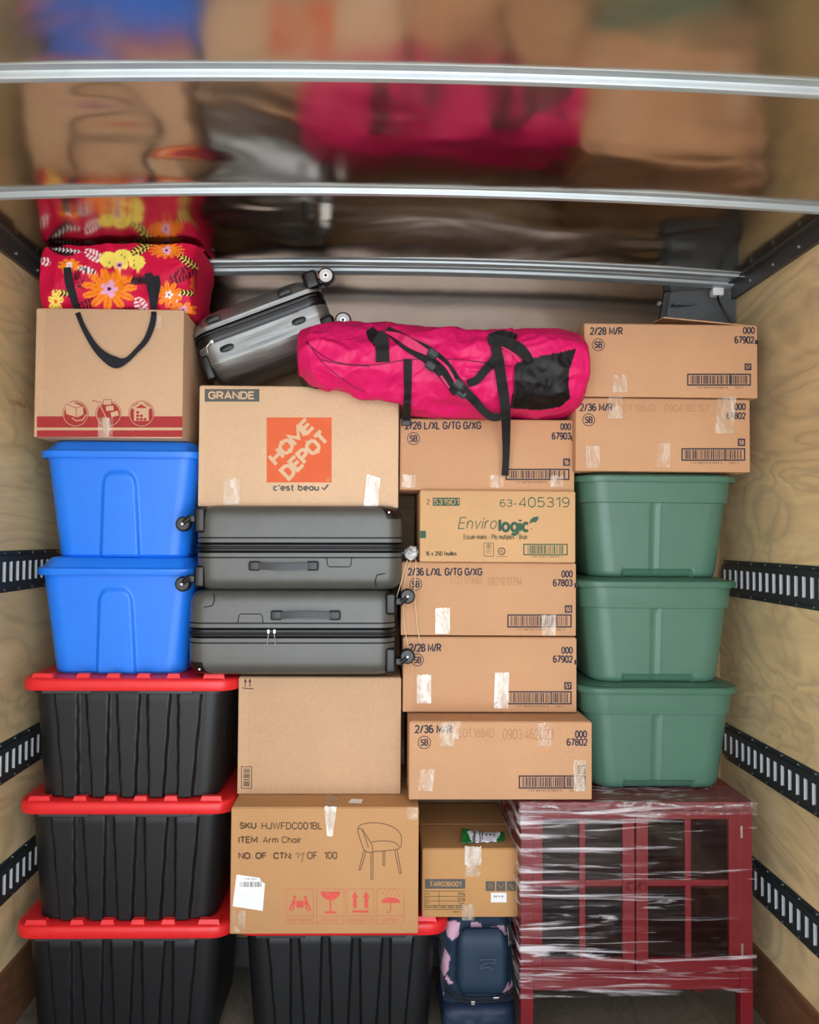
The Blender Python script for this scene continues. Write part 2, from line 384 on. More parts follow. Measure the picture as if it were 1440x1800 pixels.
    G['h'] = (.4, [[(0, 0), (0, 1)], [(0, .42)]+A(.5, .42, .5, .28, 180, 0, 8)+[(1, 0)]]); G['n'] = (.4, [[(0, 0), (0, h)], [(0, .42)]+A(.5, .42, .5, .28, 180, 0, 8)+[(1, 0)]])
    G['m'] = (.66, [[(0, 0), (0, h)], [(0, .45)]+A(.25, .45, .25, .25, 180, 0, 7)+[(.5, 0)], [(.5, .45)]+A(.75, .45, .25, .25, 180, 0, 7)+[(1, 0)]])
    G['u'] = (.4, [[(0, h), (0, .28)]+A(.5, .28, .5, .28, 180, 360, 8)+[(1, h)], [(1, .28), (1, 0)]])
    G['r'] = (.24, [[(0, 0), (0, h)], [(0, .4)]+A(.8, .4, .8, .3, 180, 75, 6)]); G['t'] = (.26, [[(.4, 1), (.4, .15), (.6, 0), (1, 0)], [(0, h), (1, h)]])
    G['f'] = (.26, [[(1, 1), (.6, 1), (.4, .85), (.4, 0)], [(0, h), (.95, h)]])
    G['s'] = (.36, [A(.5, .53, .44, .17, 20, 250, 8)+A(.5, .18, .5, .18, 75, -160, 8)])
    G['v'] = (.42, [[(0, h), (.5, 0), (1, h)]]); G['x'] = (.4, [[(0, 0), (1, h)], [(0, h), (1, 0)]]); G['k'] = (.4, [[(0, 0), (0, 1)], [(.9, h), (0, .28)], [(.3, .42), (1, 0)]])
    G['z'] = (.38, [[(0, h), (1, h), (0, 0), (1, 0)]]); G['j'] = (.1, [[(1, h), (1, -.2)]])
    G['/'] = (.36, [[(0, -.03), (1, 1.03)]]); G['-'] = (.28, [[(0, .38), (1, .38)]]); G['.'] = (.02, [[(.5, 0), (.5, .10)]])
    G[':'] = (.02, [[(.5, .08), (.5, .2)], [(.5, .52), (.5, .64)]]); G["'"] = (.04, [[(1, 1), (0, .74)]])
    return G
GLY = _glyphs()
def strip(pts, w):
    """mitred strip of width w about a polyline"""
    n = len(pts); closed = n > 3 and math.hypot(pts[0][0]-pts[-1][0], pts[0][1]-pts[-1][1]) < 1e-6
    V = []
    for i, p in enumerate(pts):
        a = pts[i-1] if i else (pts[-2] if closed else None); b = pts[i+1] if i < n-1 else (pts[1] if closed else None)
        def un(u, v):
            L = math.hypot(v[0]-u[0], v[1]-u[1]) or 1e-9; return ((v[0]-u[0])/L, (v[1]-u[1])/L)
        d1 = un(a, p) if a else None; d2 = un(p, b) if b else None
        if d1 is None: d1 = d2
        if d2 is None: d2 = d1
        n1 = (-d1[1], d1[0]); n2 = (-d2[1], d2[0]); m = (n1[0]+n2[0], n1[1]+n2[1]); L = math.hypot(*m)
        if L < .3: m = n1; k = 1
        else: m = (m[0]/L, m[1]/L); k = min(1/max(.3, m[0]*n1[0]+m[1]*n1[1]), 2.0)
        V += [(p[0]+m[0]*w/2*k, p[1]+m[1]*w/2*k), (p[0]-m[0]*w/2*k, p[1]-m[1]*w/2*k)]
    return V, [(2*i, 2*i+1, 2*i+3, 2*i+2) for i in range(n-1)]
class Print:
    """flat printing on a vertical plane at depth Y, laid out in the photograph's pixels"""
    def __init__(s, Y): s.Y = Y; s.v = []; s.f = []; s.m = []; s.mats = []
    def mi(s, m):
        if m not in s.mats: s.mats.append(m)
        return s.mats.index(m)
    def add(s, pts, fs, m, lv=0):
        b = len(s.v); i = s.mi(m); s.k = getattr(s, 'k', 0)+1; y = s.Y - .0007 - .0004*lv - (s.k % 9)*.00003
        for i_, (x, yy) in enumerate(pts):
            p = at(x, yy, s.Y); s.v.append((p.x, y-i_*.0000025*(len(pts) > 4), p.z))
        for f in fs:
            s.f.append(tuple(b+k for k in f)); s.m.append(i)
    def poly(s, pts, m, lv=0): s.add(pts, [tuple(range(len(pts)-1, -1, -1))], m, lv)
    def rect(s, x0, y0, x1, y1, m, lv=0): s.add([(x0, y0), (x1, y0), (x1, y1), (x0, y1)], [(3, 2, 1, 0)], m, lv)
    def disc(s, cx, cy, r, m, lv=0, n=32, ry=None):
        ry = ry or r; s.poly([(cx+r*math.cos(2*PI*i/n), cy+ry*math.sin(2*PI*i/n)) for i in range(n)], m, lv)
    def circ(s, cx, cy, r, w, m, lv=0, n=36, a0=0, a1=2*PI): 
        s.stroke([(cx+r*math.cos(a0+(a1-a0)*i/n), cy+r*math.sin(a0+(a1-a0)*i/n)) for i in range(n+1)], w, m, lv)
    def stroke(s, pts, w, m, lv=0):
        V = []
        for i, p in enumerate(pts):
            a = pts[max(i-1, 0)]; b = pts[min(i+1, len(pts)-1)]
            dx, dy = b[0]-a[0], b[1]-a[1]; L = math.hypot(dx, dy) or 1
            V += [(p[0]-dy/L*w/2, p[1]+dx/L*w/2), (p[0]+dy/L*w/2, p[1]-dx/L*w/2)]
        s.add(V, [(2*i, 2*i+1, 2*i+3, 2*i+2) for i in range(len(pts)-1)], m, lv)
    def frame(s, x0, y0, x1, y1, w, m, lv=0):
        s.rect(x0, y0, x1, y0+w, m, lv); s.rect(x0, y1-w, x1, y1, m, lv); s.rect(x0, y0, x0+w, y1, m, lv); s.rect(x1-w, y0, x1, y1, m, lv)
    def text(s, st, x0, y0, x1, y1, m, lv=0, bold=0, shear=0, space=1.0, u=None, v=None, clip=None, sw=None):
        """lettering drawn with strokes; bold scales the stroke (share of the letter height)"""
        adv = []; x = 0; gap = .2*space
        for ch in st:
            if ch == ' ': x += .40; continue
            g = GLY.get(ch)
            if g is None: continue
            adv.append((x, g)); x += g[0]+gap
        W = max(a+g[0] for a, g in adv)
        if u is None: o = (x0, y1); u = (x1-x0, 0); v = (0, y0-y1)
        else: o = (x0, y0)
        lu = math.hypot(*u); lv_ = math.hypot(*v)
        sw = sw or lv_*(.13+bold*2.2)
        hi = sw/2
        su = (lu-sw)/W; sv = lv_-sw; eu = (u[0]/lu, u[1]/lu); ev = (v[0]/lv_, v[1]/lv_)
        for a, (gw, strokes) in adv:
            for P in strokes:
                Q = []
                for (px, py) in P:
                    a_ = hi+su*(a+px*gw+shear*py*.6-(shear*.3 if shear else 0)); b_ = hi+sv*py
                    Q.append((o[0]+eu[0]*a_+ev[0]*b_, o[1]+eu[1]*a_+ev[1]*b_))
                V, F = strip(Q, sw)
                if clip: V = [(min(max(x_, clip[0]), clip[2]), min(max(y_, clip[1]), clip[3])) for x_, y_ in V]
                s.add(V, F, m, lv)
    def barcode(s, x0, y0, x1, y1, m, frame=2.0, seed=1, mid=None, horiz=False, gap=6):
        rnd = random.Random(seed)
        if frame: s.frame(x0, y0, x1, y1, frame, m, 1)
        p = (y0 if horiz else x0)+gap; e = (y1 if horiz else x1)-gap
        while p < e:
            w = rnd.choice([.7, .9, 1.3, 2.0])
            if horiz: s.rect(x0+4, p, x1-4, min(p+w, e), m)
            else: s.rect(p, y0+frame+1, min(p+w, e), y1-frame-1, m)
            p += w + rnd.choice([.8, 1.1, 1.6, 2.4])
        if mid: s.rect(mid-1, y0, mid+1, y1, m, 1)
    def build(s, name, parent, label=None):
        o = parent.location
        me = bpy.data.meshes.new(name); me.from_pydata([(a-o.x, b-o.y, c-o.z) for a, b, c in s.v], [], s.f)
        for p, i in zip(me.polygons, s.m): p.material_index = i
        me.update()
        ob = link(name, me, s.mats, parent)
        if label: ob['label'] = label
        return ob

def tape(parent, Y, pts, mat=None, lv=2):
    """a crumpled strip of tape, pts = its outline corners (tl, tr, br, bl) in pixels, with small wrinkles"""
    rnd = random.Random(int(pts[0][0]*7+pts[0][1])); nx, ny = 8, 14; V = []
    tl, tr, br, bl = pts; o = parent.location
    for j in range(ny+1):
        for i in range(nx+1):
            q, r = i/nx, j/ny
            x = (tl[0]*(1-q)+tr[0]*q)*(1-r)+(bl[0]*(1-q)+br[0]*q)*r; y = (tl[1]*(1-q)+tr[1]*q)*(1-r)+(bl[1]*(1-q)+br[1]*q)*r
            if j in (0,): y += rnd.uniform(-1.5, 1.5)
            p = at(x, y, Y); V.append((p.x-o.x, Y-.0018-.0004*lv - rnd.random()*.0012-o.y, p.z-o.z))
    F = [(j*(nx+1)+i, (j+1)*(nx+1)+i, (j+1)*(nx+1)+i+1, j*(nx+1)+i+1) for j in range(ny) for i in range(nx)]
    me = bpy.data.meshes.new('tape_strip'); me.from_pydata(V, [], F); me.update()
    ob = link('tape_strip', me, mat or M_tape, parent, smooth=180)
    return ob

def carton(label, x0, x1, Y, z0, z1, depth, mat, name='cardboard_box', group=None, cat='cardboard box', crease=True, lean=0, seed=0, pym=900, topfold=True):
    """carton whose front stands at depth Y, between pixel columns x0 and x1"""
    pm = proj((0, Y, (z0+z1)/2))[1]
    xa, xb = X_(x0, pm, Y), X_(x1, pm, Y); w = xb-xa; h = z1-z0
    t = thing(name, label, cat, ((xa+xb)/2, Y+depth/2, z0), group)
    bm = bmesh.new(); bmesh.ops.create_cube(bm, size=1)
    for v in bm.verts: v.co = Vector((v.co.x*w, v.co.y*depth, (v.co.z+.5)*h))
    bmesh.ops.bevel(bm, geom=bm.edges[:], offset=.0035, segments=2, profile=.5, affect='EDGES')
    mb = MB(); mb.bm(bm)
    rnd = random.Random(seed+int(x0))
    o = mb.build('body', mat, t, smooth=40)
    # outer flaps of the lid and base folded over, their edges standing a little proud
    fl = MB(); f = .003; m_ = .004
    fl.box(-w/2+m_, w/2-m_, -depth/2+m_, -.003, h-.0005, h+f-.001, 0, .001)
    fl.box(-w/2+m_, w/2-m_, .003, depth/2-m_, h-.0005, h+f-.001, 0, .001)
    fo = fl.build('top_flap', mat, t)
    if crease:
        cr = MB(); xl = -w/2+rnd.uniform(.028, .036)
        cr.box(-w/2+.004, xl, -depth/2-.0006, -depth/2+.002, .004, h-.004, 0, .0003)
        cr.build('joint_flap', mat, t)
    return t

# ================================================================== SETTING
XL, XR, YB, YF, ZC = -1.157, 1.262, 3.02, -.1, CAMZ+.94
CAMB = .034
def zc(x): return ZC - CAMB*((x-.05)/1.2)**2 + .006
mb = MB(); mb.box(XL-.08, XR+.08, YF, YB+.08, -.06, 0)
struct(mb.build('floor', M_floor))
mb = MB(); mb.box(-40, 40, -60, YF-.3, -.95, -.9)
g = struct(mb.build('ground', plain('concrete', (182, 184, 186), .9, 0, .15, 4))); 
# ceiling sheet with shallow dents
rnd = random.Random(4)
nx, ny = 90, 120; V = []
dents = [(-.48, 2.05, .10, .010), (-.35, 2.32, .07, -.008), (-.28, 2.5, .05, .008), (-.62, 1.75, .07, .005), (.55, 2.45, .10, -.006), (.0, 2.5, .35, .006), (-.42, 2.35, .16, .012), (-.2, 2.62, .22, -.012), (.25, 2.55, .25, .006), (-.6, 1.9, .10, .006), (.75, 2.1, .2, .006), (.1, 2.0, .3, -.005), (.9, 2.6, .12, .008), (-.5, 2.7, .12, -.008)]
for j in range(ny+1):
    for i in range(nx+1):
        x = XL-.01+(XR-XL+.02)*i/nx; y = YF+(YB+.02-YF)*j/ny
        z = zc(x) + .0035*noise.noise((x*1.3, y*1.6, 3))
        for (dx, dy, dr, dh) in dents: z += dh*math.exp(-(((x-dx)/dr)**2 + ((y-dy)/(dr*.55))**2))
        z += .004*max(0, noise.noise((x*2.5+7, y*4, 1)))
        V.append((x, y, z))
F = [(j*(nx+1)+i, (j+1)*(nx+1)+i, (j+1)*(nx+1)+i+1, j*(nx+1)+i+1) for j in range(ny) for i in range(nx)]
me = bpy.data.meshes.new('ceiling'); me.from_pydata(V, [], F); me.update()
struct(link('ceiling', me, M_ceil, smooth=180))
mb = MB(); mb.box(XL-.08, XR+.08, YF, YB+.08, ZC+.03, ZC+.08); struct(mb.build('ceiling_outer', M_frame))
# side walls: plywood lining with a seam, brown kick board
def side_wall(side):
    s = -1 if side == 'left' else 1; x = XL if s < 0 else XR
    mb = MB(); x0, x1 = sorted((x, x+s*.03))
    for (ya, yb) in ((YF, .38), (.384, 1.60), (1.604, YB)):
        mb.box(x0, x1, ya, yb, .0, ZC+.03)
    o = struct(mb.build('wall_'+side, M_ply)); 
    mb = MB(); x0, x1 = sorted((x, x-s*.012)); mb.box(x0, x1, YF, 2.96, 0, .205, 0, .002)
    struct(mb.build('baseboard_'+side, M_kick))
    mb = MB(); x0, x1 = sorted((x, x-s*.014)); mb.box(x0, x1, YF, YB-.08, ZC-.085, ZC-.001, 0, .002)
    x2, x3 = sorted((x, x-s*.035)); mb.box(x2, x3, YF, YB-.08, ZC-.034, ZC-.022, 0, .002)
    k = YF+.1
    while k < YB-.1:
        mb.cyl((x-s*.0135, k, ZC-.062), (x-s*.018, k, ZC-.062), .005, 1, 10); k += .16
    struct(mb.build('trim_'+side, [M_frame, M_rivet]))
side_wall('left'); side_wall('right')
# back wall: plywood below, bright sheet above
mb = MB(); mb.box(XL, XR, YB, YB+.03, 0, 2.30); struct(mb.build('wall_back', M_plyb))
mb = MB(); mb.box(XL, XR, YB-.006, YB+.03, 2.30, ZC+.03); struct(mb.build('wall_back_upper', M_back))
mb = MB(); mb.box(XL, XR, YB-.012, YB-.0005, 0, .10, 0, .002); struct(mb.build('baseboard_back', M_frame))
# roof bows
def roof_bow(i, y, drop, wid, lab):
    mb = MB(); rings = []; n = 40
    for k in range(n+1):
        x = XL+.002+(XR-XL-.004)*k/n; zt = zc(x)+.003; r = .006
        prof = [(y-.02, zt), (y-.02, zt-.004), (y-.003, zt-.006), (y, zt-.012), (y, zt-drop+r), (y+.002, zt-drop+.002), (y+r, zt-drop), (y+wid-r, zt-drop), (y+wid, zt-drop+r), (y+wid, zt-.006), (y+wid+.02, zt-.004), (y+wid+.02, zt)]
        rings.append([(x, a, b) for a, b in prof])
    mb.loft(rings)
    struct(mb.build('trim_%d' % i, M_galv, smooth=35))
ya = 1440*.94/822
roof_bow(1, ya*.99, .022, .020, '')
roof_bow(2, 2.19, .021, .020, '')
roof_bow(3, 2.765, .008, .03, ''); roof_bow(4, 2.85, .016, .05, '')
roof_bow(5, ya-.61, .044, .035, '')
# curved plastic corner post panel, upper right
mb = MB(); rings = []
for k in range(13):
    z = 1.95+(ZC-.02-1.95)*k/12; off = .10 + .085*((k/12))**0 - .0; bow = .05*math.sin(k/12*PI*.8)
    pts = [(XR-.245+.045*(k/12)**1.6-bow*.25, YB-.012), (XR-.235+.045*(k/12)**1.6-bow*.25, YB-.026), (XR-.222+.045*(k/12)**1.6-bow*.25, YB-.018), (XR-.12, YB-.05), (XR-.05, YB-.09), (XR-.005, YB-.16), (XR-.002, YB-.16), (XR-.002, YB-.007), (XR-.2, YB-.007)]
    rings.append([(a, b, z) for a, b in pts])
mb.loft(rings)
for k, z in enumerate((2.16, 2.26, 2.36, 2.43)):
    mb.cyl((XR-.255+.02*k*.5, YB-.006, z), (XR-.255+.02*k*.5, YB-.014, z), .007, 1, 10)
for z in (2.2, 2.32, 2.41): mb.box(XR-.19, XR-.07, YB-.062, YB-.03, z, z+.008, 0)
struct(mb.build('trim_corner_right', [M_cornerp, M_rivet], smooth=40))
cb = MB(); cb.tube(catmull([(XR-.05, YB-.12, 2.44), (XR-.06, YB-.15, 2.40), (XR-.04, YB-.17, 2.34), (XR-.015, YB-.18, 2.30), (XR-.01, YB-.17, 2.2)]), .004)
cb.box(XR-.075, XR-.035, YB-.14, YB-.10, 2.425, 2.455, 1, .006)
tag(cb.build('cable', [M_black, PAPER], smooth=40), 'thin black cable with a white clip hanging in the upper right back corner', 'cable')

# tie-down rails
def etrack(side, zc_, label):
    s = -1 if side == 'left' else 1; x = XL if s < 0 else XR; xi = x - s*.013
    t = thing('tie_down_rail', label, 'cargo rail', (x, 1.2, zc_), 'slotted cargo rails on the side walls')
    mb = MB(); H = .064; y0, y1 = -.08-1.2, 2.97-1.2
    def bx(xa, xb, ya, yb, za, zb, mi=0, bev=0):
        a, c = sorted((xa-x, xb-x)); mb.box(a, c, ya, yb, za, zb, mi, bev)
    bx(x, x-s*.004, y0, y1, -H, -H+.018); bx(x, x-s*.004, y0, y1, H-.018, H)
    bx(x, xi, y0, y1, -H+.016, -H+.034, 0, .002); bx(x, xi, y0, y1, H-.034, H-.016, 0, .002)
    bx(x, x-s*.0025, y0, y1, -H+.03, H-.03, 2)
    p = y0+.02; sp = .046; sw = .019
    while p < y1-.02:
        bx(x-s*.009, xi, p+sw, p+sp, -H+.032, H-.032)
        bx(x-s*.002, x-s*.0145, p+sw-.0035, p+sw+.0005, -H+.033, H-.033, 1)
        p += sp
    p = y0+.03
    while p < y1:
        for q in (-H+.008, H-.008): mb.cyl((-s*.003, p, q), (-s*.0065, p, q), .0035, 3, 8)
        p += .10
    mb.build('rail', [M_rail, M_lip, M_groove, M_rivet], t)
for sd_, zs in (('right', (1.412, .822, .425)), ('left', (1.436, .848, .475))):
    for z_, w_ in zip(zs, ('upper', 'middle', 'lowest')):
        etrack(sd_, z_, {'upper': 'upper slotted steel cargo rail on the %s plywood wall', 'middle': 'middle slotted steel cargo rail on the %s plywood wall', 'lowest': 'lowest slotted steel cargo rail on the %s plywood wall'}[w_] % sd_)

# ================================================================== TOTES
def copy_tree(o, parent=None):
    c = o.copy(); C.objects.link(c)
    if parent: c.parent = parent
    for ch in list(o.children): copy_tree(ch, c)
    return c
PB = .372
def make_black():
    t = thing('storage_tote', '', 'storage tote', (0, 0, 0), 'black storage totes with red lids')
    mb = MB(); rings = []; H = .345; nf = 150
    cs = [-.635, -.315, 0, .315, .635]
    def disp(u, tt):
        wtop, wbot = .105, .066; hw = wbot+(wtop-wbot)*tt
        e = 0
        for c_ in cs:
            cc = c_; a = abs(u-cc)
            e = max(e, 1-sstep(hw, hw+.028, a))
        return .014*e*(1-.35*tt)
    L = 14
    rings.append(ring(.535, .36, .05, .004, nf, disp=disp, t=0))
    rings.append(ring(.545, .37, .055, .0, nf, disp=disp, t=0)); rings[0], rings[1] = rings[1], rings[0]
    rings = [ring(.535, .365, .05, .0, nf, disp=disp, t=0), ring(.548, .378, .055, .006, nf, disp=disp, t=.02)]
    for k in range(1, L+1):
        q = k/L; rings.append(ring(.548+.045*q, .378+.035*q, .055, .006+(H-.03)*q, nf, disp=disp, t=q))
    rings.append(ring(.61, .43, .06, H-.023, nf)); rings.append(ring(.61, .43, .06, H-.005, nf))
    mb.loft(rings); mb.build('bin', M_tote, t, smooth=38)
    ld = MB(); z0 = .332; W, D = .665, .455
    rs = [ring(W-.03, D-.03, .05, z0+.001), ring(W-.004, D-.004, .062, z0), ring(W, D, .065, z0+.003), ring(W, D, .065, z0+.026),
          ring(W-.006, D-.006, .062, z0+.033), ring(W-.016, D-.016, .058, z0+.0365), ring(W-.03, D-.03, .052, z0+.037), ring(W-.045, D-.045, .05, z0+.0395), ring(W-.06, D-.06, .05, PB-.0005)]
    ld.loft(rs)
    for c_ in [-.90, -.475, -.158, .158, .475, .90]:
        cx = c_*.29; wx = .022 if abs(c_) < .8 else .034
        ld.loft([[(cx-wx, -D/2+.012, PB-.006), (cx+wx, -D/2+.012, PB-.006), (cx+wx, -D/2+.038, PB-.006), (cx-wx, -D/2+.038, PB-.006)],
                 [(cx-wx+.005, -D/2+.016, PB+.010), (cx+wx-.005, -D/2+.016, PB+.010), (cx+wx-.005, -D/2+.036, PB+.010), (cx-wx+.005, -D/2+.036, PB+.010)]])
    ld.build('lid', M_red, t, smooth=38)
    for a, c_ in ((-.26, -.11), (.03, .20)):
        gl = MB(); gl.box(a, c_, -.222, -.2, z0-.010, z0+.002, 0, .002); gl.build('grip_lip', plain('grip_grey', (52, 52, 56), .4), t)
    return t
bk = make_black()
cx_a = (X_(24, 1620, 2.53)+X_(402, 1620, 2.53))/2
bk.location = (cx_a-.001, 2.53+.2275, 0)
bk['label'] = 'black ribbed tote with red lid, lowest of the left stack on the floor'
for i, (dx, lab) in enumerate(((.001, 'black ribbed tote with red lid, middle one of the left stack of three'), (.004, 'black ribbed tote with red lid carrying the lower blue tote'))):
    c = copy_tree(bk); c.location = (cx_a+dx, 2.53+.2275, PB*(i+1)); c['label'] = lab
c = copy_tree(bk); c.location = ((X_(790, 1630, 2.545)) - .3325, 2.545+.2275, 0); c['label'] = 'black ribbed tote on the floor under the arm chair carton'

def make_blue():
    PH = .3665; t = thing('storage_tote', '', 'storage tote', (0, 0, 0), 'blue storage totes')
    mb = MB(); H = .315; nf = 140
    def disp(u, tt):
        hw = .30+(.20-.30)*tt; top = .86
        a = abs(u+.01); e = 1-sstep(hw-.045, hw+.02, a)
        e *= 1-sstep(top-.045-.10*(a/hw)**4, top-.10*(a/hw)**4+.0, tt) if hw else 0
        lip = 0
        return .011*e*(1-.2*tt)
    rings = [ring(.400, .33, .05, 0, nf, disp=disp, t=0, nc=8), ring(.412, .345, .055, .007, nf, disp=disp, t=.02, nc=8)]
    L = 44
    for k in range(1, L+1):
        q = k/L; rings.append(ring(.412+.072*q, .345+.05*q, .055, .007+(H-.007)*q, nf, disp=disp, t=q, nc=8))
    mb.loft(rings); mb.build('bin', M_blue, t, smooth=40)
    ld = MB(); W, D = .516, .43
    z = H-.006
    rs = [ring(W-.03, D-.03, .05, z+.002, nc=8), ring(W-.004, D-.004, .06, z, nc=8), ring(W, D, .062, z+.003, nc=8), ring(W, D, .062, z+.020, nc=8), ring(W-.006, D-.006, .06, z+.023, nc=8),
          ring(W-.022, D-.022, .055, z+.024, nc=8), ring(W-.062, D-.062, .05, z+.050, nc=8), ring(W-.074, D-.074, .045, PH-.0035, nc=8), ring(W-.10, D-.10, .04, PH, nc=8)]
    ld.loft(rs)
    ld.build('lid', M_blue, t, smooth=40)
    for sx in (-1, 1):
        gx = -.012+sx*.042; rg = MB()
        rg.loft([[(gx-.006, -D/2+.014, z+.0245), (gx+.006, -D/2+.014, z+.0245), (gx+.006, -D/2+.06, z+.02), (gx-.006, -D/2+.06, z+.02)],
                 [(gx-.003, -D/2+.034, z+.0535), (gx+.003, -D/2+.034, z+.0535), (gx+.003, -D/2+.06, z+.0535), (gx-.003, -D/2+.06, z+.0535)]])
        rg.build('lid_rib', M_blue, t)
    return t
bl = make_blue(); yb_ = 2.562
cxb = (X_(60, 1010, yb_)+X_(346, 1010, yb_))/2
bl.location = (cxb-.003, yb_+.215, 3*PB+.0005); bl['label'] = 'blue lidded tote standing on the red lid of the left stack'
c = copy_tree(bl); c.location = (cxb+.003, yb_+.215, 3*PB+.367); c['label'] = 'blue lidded tote directly below the carton with the red stripes'
ZL = 3*PB+.367*2-.0005

def make_green():
    PH = .331; t = thing('storage_tote', '', 'storage tote', (0, 0, 0), 'green storage totes')
    mb = MB(); nf = 150; H = .312
    def disp(u, tt):
        e = .0025*(1-sstep(.0, .05, abs(u)))*(1-sstep(.70, .76, tt)) - .004*(1-sstep(.02, .10, abs(u+.05)))*(1-sstep(.70, .78, tt))
        if tt < .12:
            hw = .56-.5*tt
            e -= .010*(1-sstep(hw-.03, hw+.03, abs(u)))*(1-sstep(.045, .075, tt))
        return e
    rings = [ring(.385, .31, .06, 0, nf, nc=10, disp=disp, t=0), ring(.402, .325, .065, .004, nf, nc=10, disp=disp, t=.01), ring(.412, .337, .07, .013, nf, nc=10, disp=disp, t=.03)]
    L = 30
    for k in range(1, L+1):
        q = k/L; rings.append(ring(.412+.050*q, .337+.04*q, .07, .013+(.222)*q, nf, nc=10, disp=disp, t=.03+q*.72))
    rings += [ring(.474, .389, .072, .2365, nf, nc=10), ring(.476, .391, .072, .24, nf, nc=10), ring(.486, .401, .072, .31, nf, nc=10)]
    mb.loft(rings); mb.build('bin', M_green, t, smooth=40)
    ld = MB(); W, D = .513, .425; z = .301
    def wav(u, tt): return 0
    rs = [ring(W-.02, D-.02, .07, z+.002, nc=10), ring(W-.003, D-.003, .074, z, nc=10), ring(W, D, .076, z+.003, nc=10), ring(W, D, .076, z+.016, nc=10), ring(W-.008, D-.008, .074, z+.0205, nc=10),
          ring(W-.04, D-.04, .06, z+.0205, nc=10), ring(W-.055, D-.055, .06, z+.024, nc=10), ring(W-.09, D-.09, .06, PH, nc=10)]
    ld.loft(rs); ld.build('lid', M_greenl, t, smooth=40)
    return t
gr = make_green(); yg = 2.535; ZCB = .765
def gx(a, b, y): return (X_(a, y, yg)+X_(b, y, yg))/2
gr.location = (gx(1021, 1313, 1200), yg+.2125, ZCB+.002); gr['label'] = 'green tote standing on the wrapped red cabinet'
c = copy_tree(gr); c.location = (gx(1019, 1311, 1015), yg+.2125, ZCB+.002+.331); c['label'] = 'middle green tote of the three stacked by the right wall'
c = copy_tree(gr); c.location = (gx(1017, 1310, 832), yg+.2125, ZCB+.002+.662); c['label'] = 'topmost green tote, right under the cartons'
ZG = ZCB+.002+.993

# ================================================================== CARTONS
def glove(label, x0, x1, Y, z0, z1, depth, title, code, num, tl, seed, lot=None, full=None):
    """shipping carton with size title, SB roundel, number block and bar code; tl = pixel shift from the reference layout"""
    t = carton(label, x0, x1, Y, z0, z1, depth, CB_GL, 'shipping_carton', 'brown shipping cartons', seed=seed)
    return t
G = [
 # label, x0, x1, Y, z0, z1, title box, SB centre, 000 box, code box, num box, barcode box, lot
 dict(l='shipping carton numbered 67802 on the bottom of the middle right column, on the cabinet edge', x=(719, 1041), Y=2.47, z=(.767, 1.0), ti=('2/36 M/R', 729, 1274, 795, 1289), sb=(746, 1305, 11), o=(1011, 1284, 1032, 1297), cd=('67802', 996, 1298, 1033, 1311), nm=('58', 1017, 1346, 1030, 1360), bc=(912, 1363, 1030, 1386), mid=992, lot=('LOT1884D', 806, 1281, 869, 1296, '0903:462023', 884, 1281, 974, 1300), tk=None),
 dict(l='shipping carton numbered 67902 second from the bottom of the middle right column', x=(708, 1014), Y=2.58, z=(1.004, 1.239), ti=('2/28 M/R', 719, 1131, 776, 1146), sb=(734, 1160, 10.5), o=(987, 1137, 1007, 1149), cd=('67902', 972, 1152, 1007, 1165), nm=('57', 993, 1200, 1005, 1212), bc=(891, 1215, 1005, 1238), mid=969, lot=None, tk=(1010, 1160, 1015, 1168)),
 dict(l='shipping carton numbered 67803 with cream strings hanging over it', x=(705, 1013), Y=2.58, z=(1.243, 1.474), ti=('2/36 L/XL G/TG G/XG', 717, 998, 848, 1012), sb=(731, 1027, 10.5), o=(987, 1003, 1007, 1015), cd=('67803', 972, 1018, 1007, 1031), nm=('60', 994, 1065, 1006, 1077), bc=(892, 1080, 1005, 1103), mid=None, lot=('LOT1794D', 793, 1013, 847, 1027, '0821:010394', 859, 1014, 918, 1029), tk=(1010, 1025, 1015, 1033)),
 dict(l='shipping carton numbered 67903 under the pink duffel bag', x=(703, 1010), Y=2.58, z=(1.70, 1.927), ti=('2/28 L/XL G/TG G/XG', 712, 741, 846, 755), sb=(727, 771, 10.5), o=(985, 744, 1004, 756), cd=('67903', 970, 760, 1004, 773), nm=('56', 991, 807, 1002, 819), bc=(889, 824, 1001, 844), mid=967, lot=None, tk=(1004, 767, 1009, 775)),
 dict(l='shipping carton numbered 67802 standing on the topmost green tote', x=(1012, 1319), Y=2.535, z=(ZG+.001, 1.991), ti=('2/36 M/R', 1019, 709, 1077, 723), sb=(1035, 738, 10.5), o=(1291, 709, 1311, 721), cd=('67802', 1277, 725, 1311, 737), nm=('58', 1298, 772, 1310, 784), bc=(1198, 788, 1310, 810), mid=1275, lot=('LOT1884D', 1088, 711, 1153, 724, '0904:182157', 1168, 711, 1246, 724), tk=None),
 dict(l='shipping carton numbered 67902 with a lifted flap, highest in the right column', x=(1027, 1332), Y=2.54, z=(1.995, 2.228), ti=('2/28 M/R', 1037, 575, 1095, 589), sb=(1052, 606, 10.5), o=(1306, 575, 1327, 587), cd=('67902', 1291, 591, 1326, 604), nm=('57', 1310, 640, 1321, 651), bc=(1208, 657, 1320, 678), mid=1284, lot=None, tk=(1327, 598, 1333, 605)),
]
GT = []
